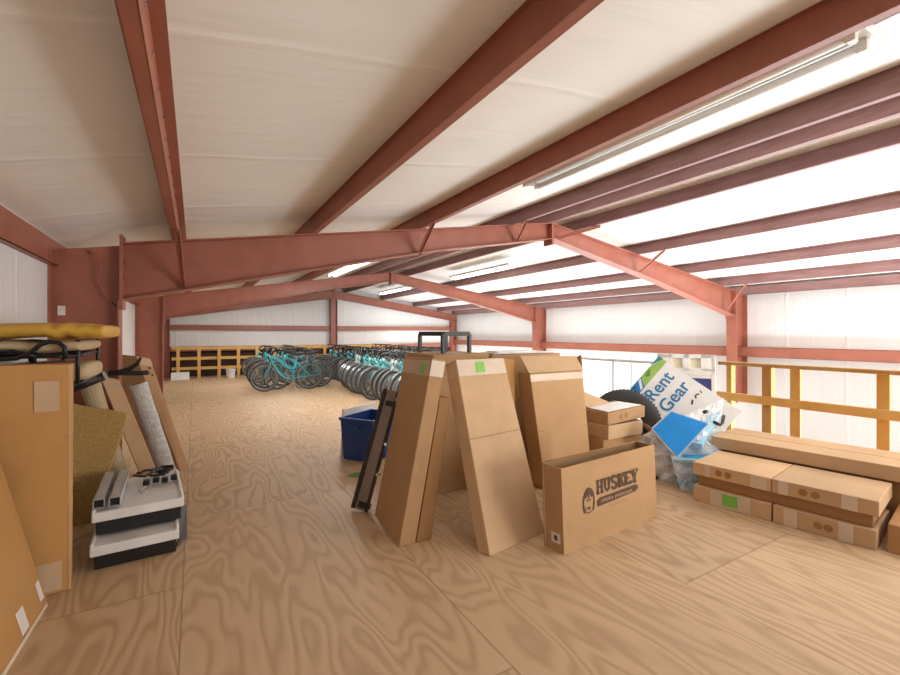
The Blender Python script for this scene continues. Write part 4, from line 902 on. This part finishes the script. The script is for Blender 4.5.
# white and black units
def unit(x0, x1, y0, y1, z0, label):
    t = thing('equipment_tray', ((x0 + x1) / 2, (y0 + y1) / 2, z0), label, 'tray', 'white and black trays stacked at the left')
    build(MB().box(x0 + 0.02, x1 - 0.015, y0, y1, z0, z0 + 0.085), 'black_base', 'black_plastic', t, 0.006)
    m = MB().box(x0, x1, y0 - 0.02, y1 + 0.02, z0 + 0.085, z0 + 0.145)
    m.box(x0, x0 + 0.02, y0 - 0.02, y1 + 0.02, z0 + 0.145, z0 + 0.16).box(x1 - 0.02, x1, y0 - 0.02, y1 + 0.02, z0 + 0.145, z0 + 0.16)
    build(m, 'tray_top', 'white_enamel', t, 0.008)
    return t
u1 = unit(-0.56, -0.11, 3.32, 4.03, 0.0, 'lower white and black tray standing on the plywood at the left')
u2 = unit(-0.575, -0.09, 3.44, 4.09, 0.162, 'upper white and black tray carrying grey tubes and cables')
for i, u_ in enumerate((u1, u2)): u_.rotation_euler = (0, 0, 0.06 if i == 0 else 0.08)
build(MB().hexa([(-0.105, 3.40, 0.02), (-0.06, 3.46, 0.02), (-0.065, 3.47, 0.02), (-0.112, 3.41, 0.02)], [(-0.10, 3.62, 0.16), (-0.05, 3.70, 0.16), (-0.055, 3.71, 0.16), (-0.107, 3.63, 0.16)]), 'side_plate', 'rail_dark', u1)
for s in (0.06, 0.66):
    build(MB().tube([(-0.14, 3.34 + s, 0.014), (-0.115, 3.34 + s, 0.014)], 0.014, 10), 'caster', 'black_plastic', u1)
for k, (xa, xb) in enumerate(((-0.515, -0.56), (-0.435, -0.475))):
    a_, b_ = V((xa, 3.43, 0.353)), V((xb + 0.015, 4.08, 0.353))
    t = thing('square_tube', (xa, 3.75, 0.325), ('left' if k == 0 else 'right') + ' one of two grey square metal tubes lying on the upper tray', 'tube', 'square metal tubes on the tray')
    m = MB(); w2 = 0.029; ti = 0.004
    d = (b_ - a_).normalized(); rr = d.cross(V((0, 0, 1))).normalized()
    for dx, dz, ww, hh_ in ((0, w2 - ti / 2, 2 * w2, ti), (0, -w2 + ti / 2, 2 * w2, ti), (w2 - ti / 2, 0, ti, 2 * w2), (-w2 + ti / 2, 0, ti, 2 * w2)):
        o_ = rr * dx + V((0, 0, dz)); m.bar(a_ + o_, b_ + o_, ww, hh_)
    build(m, 'tube_wall', 'grey_metal', t)
    build(MB().bar(a_ + d * 0.02, a_ + d * 0.03, 2 * w2 - 0.01, 2 * w2 - 0.01), 'mouth_shade', 'black_plastic', t)  # black block stands for the shade in the hollow tube mouth
random.seed(5)
t = thing('cable_bundle', (-0.25, 3.95, 0.322), 'tangled black cables and small clamps lying on the upper tray', 'cables')
for k in range(5):
    cx_, cy_ = -0.27 + random.uniform(-.06, .09), 3.96 + random.uniform(-.10, .09)
    pts = [(cx_ + 0.055 * math.cos(a * 1.0 + k) * (1 + .2 * math.sin(2 * a)), cy_ + 0.07 * math.sin(a + k), 0.338 + 0.008 * k + 0.012 * abs(math.sin(1.7 * a))) for a in [i * 0.5 for i in range(13)]]
    build(MB().tube(pts, 0.0085, 7), 'cable', 'black_plastic', t, smooth=True)
for k in range(4):
    x, y = -0.30 + 0.055 * k, 3.80 + 0.04 * (k % 2)
    build(MB().box(x - 0.02, x + 0.02, y - 0.025, y + 0.025, 0.324, 0.36), 'clamp', 'black_metal', t, 0.006)
build(MB().tube([(-0.30, 3.72, 0.334), (-0.33, 3.66, 0.332), (-0.31, 3.60, 0.332), (-0.28, 3.58, 0.332)], 0.006, 6), 'cable', 'grey_metal', t, smooth=True)

# ------------------------------------------------------------------ bicycles
random.seed(3)
def make_bike(label, group, paint):
    t = thing('bicycle', (0, 0, 0), label, 'bicycle', group)
    for x in (-0.54, 0.52):
        w = build(MB().ring((x, 0, 0.34), (0, 1, 0), 0.315, [(-.022, 0), (-.015, -.018), (0.006, -.022), (.022, -.012), (.025, 0), (.022, .012), (0.006, .022), (-.015, .018)], 26), 'wheel', 'bike_tire', t, smooth=True)
        rim = MB().ring((x, 0, 0.34), (0, 1, 0), 0.288, [(-.008, -.013), (.008, -.013), (.008, .013), (-.008, .013)], 26).tube([(x, -0.045, 0.34), (x, 0.045, 0.34)], 0.02, 8)
        for k in range(18):
            a = 2 * PI * k / 18; s = 0.03 * (1 if k % 2 else -1); rim.bar((x, s, 0.34), (x + 0.285 * math.cos(a), 0, 0.34 + 0.285 * math.sin(a)), 0.005, 0.005)
        build(rim, 'rim', 'wheel_grey', w)
        fd = [(x + 0.365 * math.cos(math.radians(a)), 0, 0.34 + 0.365 * math.sin(math.radians(a))) for a in range(-10 if x > 0 else 35, 176 if x > 0 else 190, 15)]
        m = MB()
        for p, q2 in zip(fd[:-1], fd[1:]): m.bar(p, q2, 0.05, 0.004, up=(V(p) + V(q2)) / 2 - V((x, 0, 0.34)))
        build(m, 'fender', 'wheel_grey', t)
    bbk, st_, ht, hb, ra = V((0.06, 0, 0.28)), V((0.20, 0, 0.74)), V((-0.37, 0, 0.86)), V((-0.40, 0, 0.70)), V((0.52, 0, 0.34))
    m = MB()
    m.tube([bbk, st_], 0.018, 8).tube([hb, ht], 0.022, 8)
    m.tube([hb + V((0.01, 0, .02)), (-0.22, 0, 0.44), (-0.08, 0, 0.31), bbk], 0.022, 8)
    m.tube([ht - V((0, 0, .03)), (-0.2, 0, 0.72), (0.0, 0, 0.56), (0.15, 0, 0.52)], 0.018, 8)
    for s in (-1, 1):
        m.tube([bbk + V((0, s * .02, 0)), ra + V((0, s * .055, 0))], 0.011, 6).tube([st_ + V((0, s * .015, -0.05)), ra + V((0, s * .055, 0))], 0.010, 6)
    build(m, 'frame', paint, t, smooth=True)
    m = MB()
    for s in (-1, 1): m.tube([hb + V((-0.005, s * 0.02, -0.01)), (-0.43, s * 0.05, 0.6), (-0.54, s * 0.05, 0.34)], 0.012, 6)
    build(m, 'fork', paint, t, smooth=True)
    hbz = 0.96
    hm = build(MB().tube([ht, (-0.37, 0, 0.93)], 0.014, 8).tube([(-0.15, -0.33, hbz + .04), (-0.28, -0.30, hbz + .05), (-0.37, -0.12, hbz - .02), (-0.38, 0, hbz - .04), (-0.37, 0.12, hbz - .02), (-0.28, 0.30, hbz + .05), (-0.15, 0.33, hbz + .04)], 0.012, 8), 'handlebar', 'black_metal', t, smooth=True)
    for s in (-1, 1): build(MB().tube([(-0.25, s * 0.305, hbz + .05), (-0.13, s * 0.335, hbz + .038)], 0.019, 8), 'grip', 'black_plastic', hm, smooth=True)
    m = MB().prism([(0.08, -0.02, 0.86), (0.08, 0.02, 0.86), (0.20, 0.06, 0.855), (0.33, 0.11, 0.87), (0.37, 0.06, 0.875), (0.37, -0.06, 0.875), (0.33, -0.11, 0.87), (0.20, -0.06, 0.855)], (0, 0, 0.055))
    build(m, 'saddle', 'saddle_brown', t, 0.012); build(MB().tube([st_, (0.235, 0, 0.86)], 0.013, 8), 'seat_post', 'chrome', t)
    m = MB().ring(bbk + V((0, -.045, 0)), (0, 1, 0), 0.085, [(-.012, -.003), (.012, -.003), (.012, .003), (-.012, .003)], 20)
    m.bar(bbk + V((0, -.06, 0)), bbk + V((0.11, -.06, -.13)), 0.014, 0.022).bar(bbk + V((0, .06, 0)), bbk + V((-0.11, .06, .13)), 0.014, 0.022)
    m.box(0.12, 0.22, -0.15, -0.065, 0.135, 0.16).box(-0.10, 0.0, 0.065, 0.15, 0.40, 0.425)
    build(m, 'crankset', 'wheel_grey', t)
    build(MB().box(0.42, 0.78, -0.07, 0.07, 0.735, 0.745).bar((0.52, .06, 0.34), (0.56, .07, 0.735), 0.008, 0.008).bar((0.52, -.06, 0.34), (0.56, -.07, 0.735), 0.008, 0.008), 'rear_rack', 'black_metal', t)
    build(MB().tube([(0.1, -0.03, 0.27), (0.16, -0.17, 0.005)], 0.009, 6), 'kickstand', 'chrome', t)
    return t
def kids(o): return list(o.children)
def copy_tree(o, parent=None):
    c = o.copy(); COL.objects.link(c)
    if parent: c.parent = parent
    for ch in kids(o): copy_tree(ch, c)
    return c
GB = 'rental bicycles parked in rows at the far end'
protos = {p: make_bike('x', GB, p) for p in ('teal_paint', 'mint_paint', 'white_paint', 'dark_paint')}
used = set()
def bike(paint, x, y, rz, label):
    o = protos[paint]
    if paint in used: o = copy_tree(o)
    used.add(paint); o.location = (x, y, 0); o.rotation_euler = (0, 0, rz); o['label'] = label
spots = []
for k in range(14):
    y = 11.35 + k * 0.30
    lb = 'teal bicycle at the front of the left block, side on to the open floor' if k == 0 else ('teal bicycle second from the front in the left block' if k == 1 else 'bicycle packed deep in the left block behind the two front teal bicycles')
    spots.append((['teal_paint', 'teal_paint', 'teal_paint', 'dark_paint', 'teal_paint', 'teal_paint', 'dark_paint'][k % 7], 2.04 + (0.58 if k % 2 else 0.0) * min(k, 2) / 2 + random.uniform(-.1, .1) + 0.01 * k, y, random.uniform(-.07, .07), lb))
for k in range(27):
    y = 7.35 + k * 0.30
    lb = ['pale mint bicycle nearest the blue bin, first of the long right row', 'second bicycle of the long right row, just behind the nearest mint one', 'third bicycle of the long right row counted from the blue bin'][k] if k < 3 else 'bicycle in the long right row behind its three nearest ones'
    p = ['mint_paint', 'white_paint', 'teal_paint', 'mint_paint', 'white_paint', 'teal_paint', 'mint_paint', 'teal_paint', 'mint_paint', 'teal_paint', 'dark_paint'][k % 11]
    if k > 13: p = ['dark_paint', 'teal_paint', 'dark_paint'][k % 3]
    spots.append((p, 3.86 + (0.42 if k > 12 else 0.0) + random.uniform(-.1, .1), y, 0.20 + random.uniform(-.08, .08), lb))
for k in range(14):
    spots.append((['dark_paint', 'teal_paint', 'dark_paint', 'mint_paint'][k % 4], 5.98 + random.uniform(-.08, .08), 11.2 + k * 0.30, random.uniform(-.06, .06), 'bicycle in the rear row beyond the stacked cartons, only its top showing'))
for s in spots: bike(*s)

# small things by the far rail
tag(build(MB().box(-0.62, -0.15, 15.35, 15.7, 0, 0.22), 'foam_box', 'white_paper', bevel=0.01), 'low white foam box on the floor by the far railing at left', 'box')
t = thing('white_bucket', (0.98, 15.5, 0), 'small white bucket on the floor in front of the far railing', 'bucket')
build(MB().tube([(0.98, 15.5, 0), (0.98, 15.5, 0.27)], 0.13, 18, rs=[0.115, 0.14]), 'bucket_body', 'white_enamel', t, smooth=False)
build(MB().ring((0.98, 15.5, 0.27), (0, 0, 1), 0.14, [(-.006, -.012), (.008, -.012), (.008, .006), (-.006, .006)], 20), 'rim', 'white_enamel', t)

# ------------------------------------------------------------------ light
w = bpy.data.worlds.new('world'); S.world = w; w.use_nodes = True
bg = w.node_tree.nodes['Background']; bg.inputs[0].default_value = (0.93, 0.97, 1.0, 1); bg.inputs[1].default_value = 0.4
def area(name, loc, rot, sx, sy, power, col):
    l = bpy.data.lights.new(name, 'AREA'); l.shape = 'RECTANGLE'; l.size = sx; l.size_y = sy; l.energy = power; l.color = col
    o = bpy.data.objects.new(name, l); COL.objects.link(o); o.location = loc; o.rotation_euler = rot; return o
# lower storey daylight rising through the stair void; far lamp is added fill
area('light_lower_daylight', (7.75, 1.2, -1.2), (0, PI - 0.72, 0), 3.4, 7.5, 700, (0.88, 0.95, 1.0))
area('light_far_fill', (8.4, 10.8, -1.2), (0, PI - 0.2, 0), 2.6, 10.0, 430, (0.92, 0.97, 1.0))  # added lamp under the far strip, brightens far wall and ceiling
# added fill lamp behind the viewer, to the right, brightening the carton fronts
area('light_front_fill', (7.0, -2.5, 1.1), (math.radians(90), 0, math.radians(12)), 4.5, 2.2, 350, (1.0, 0.96, 0.91))
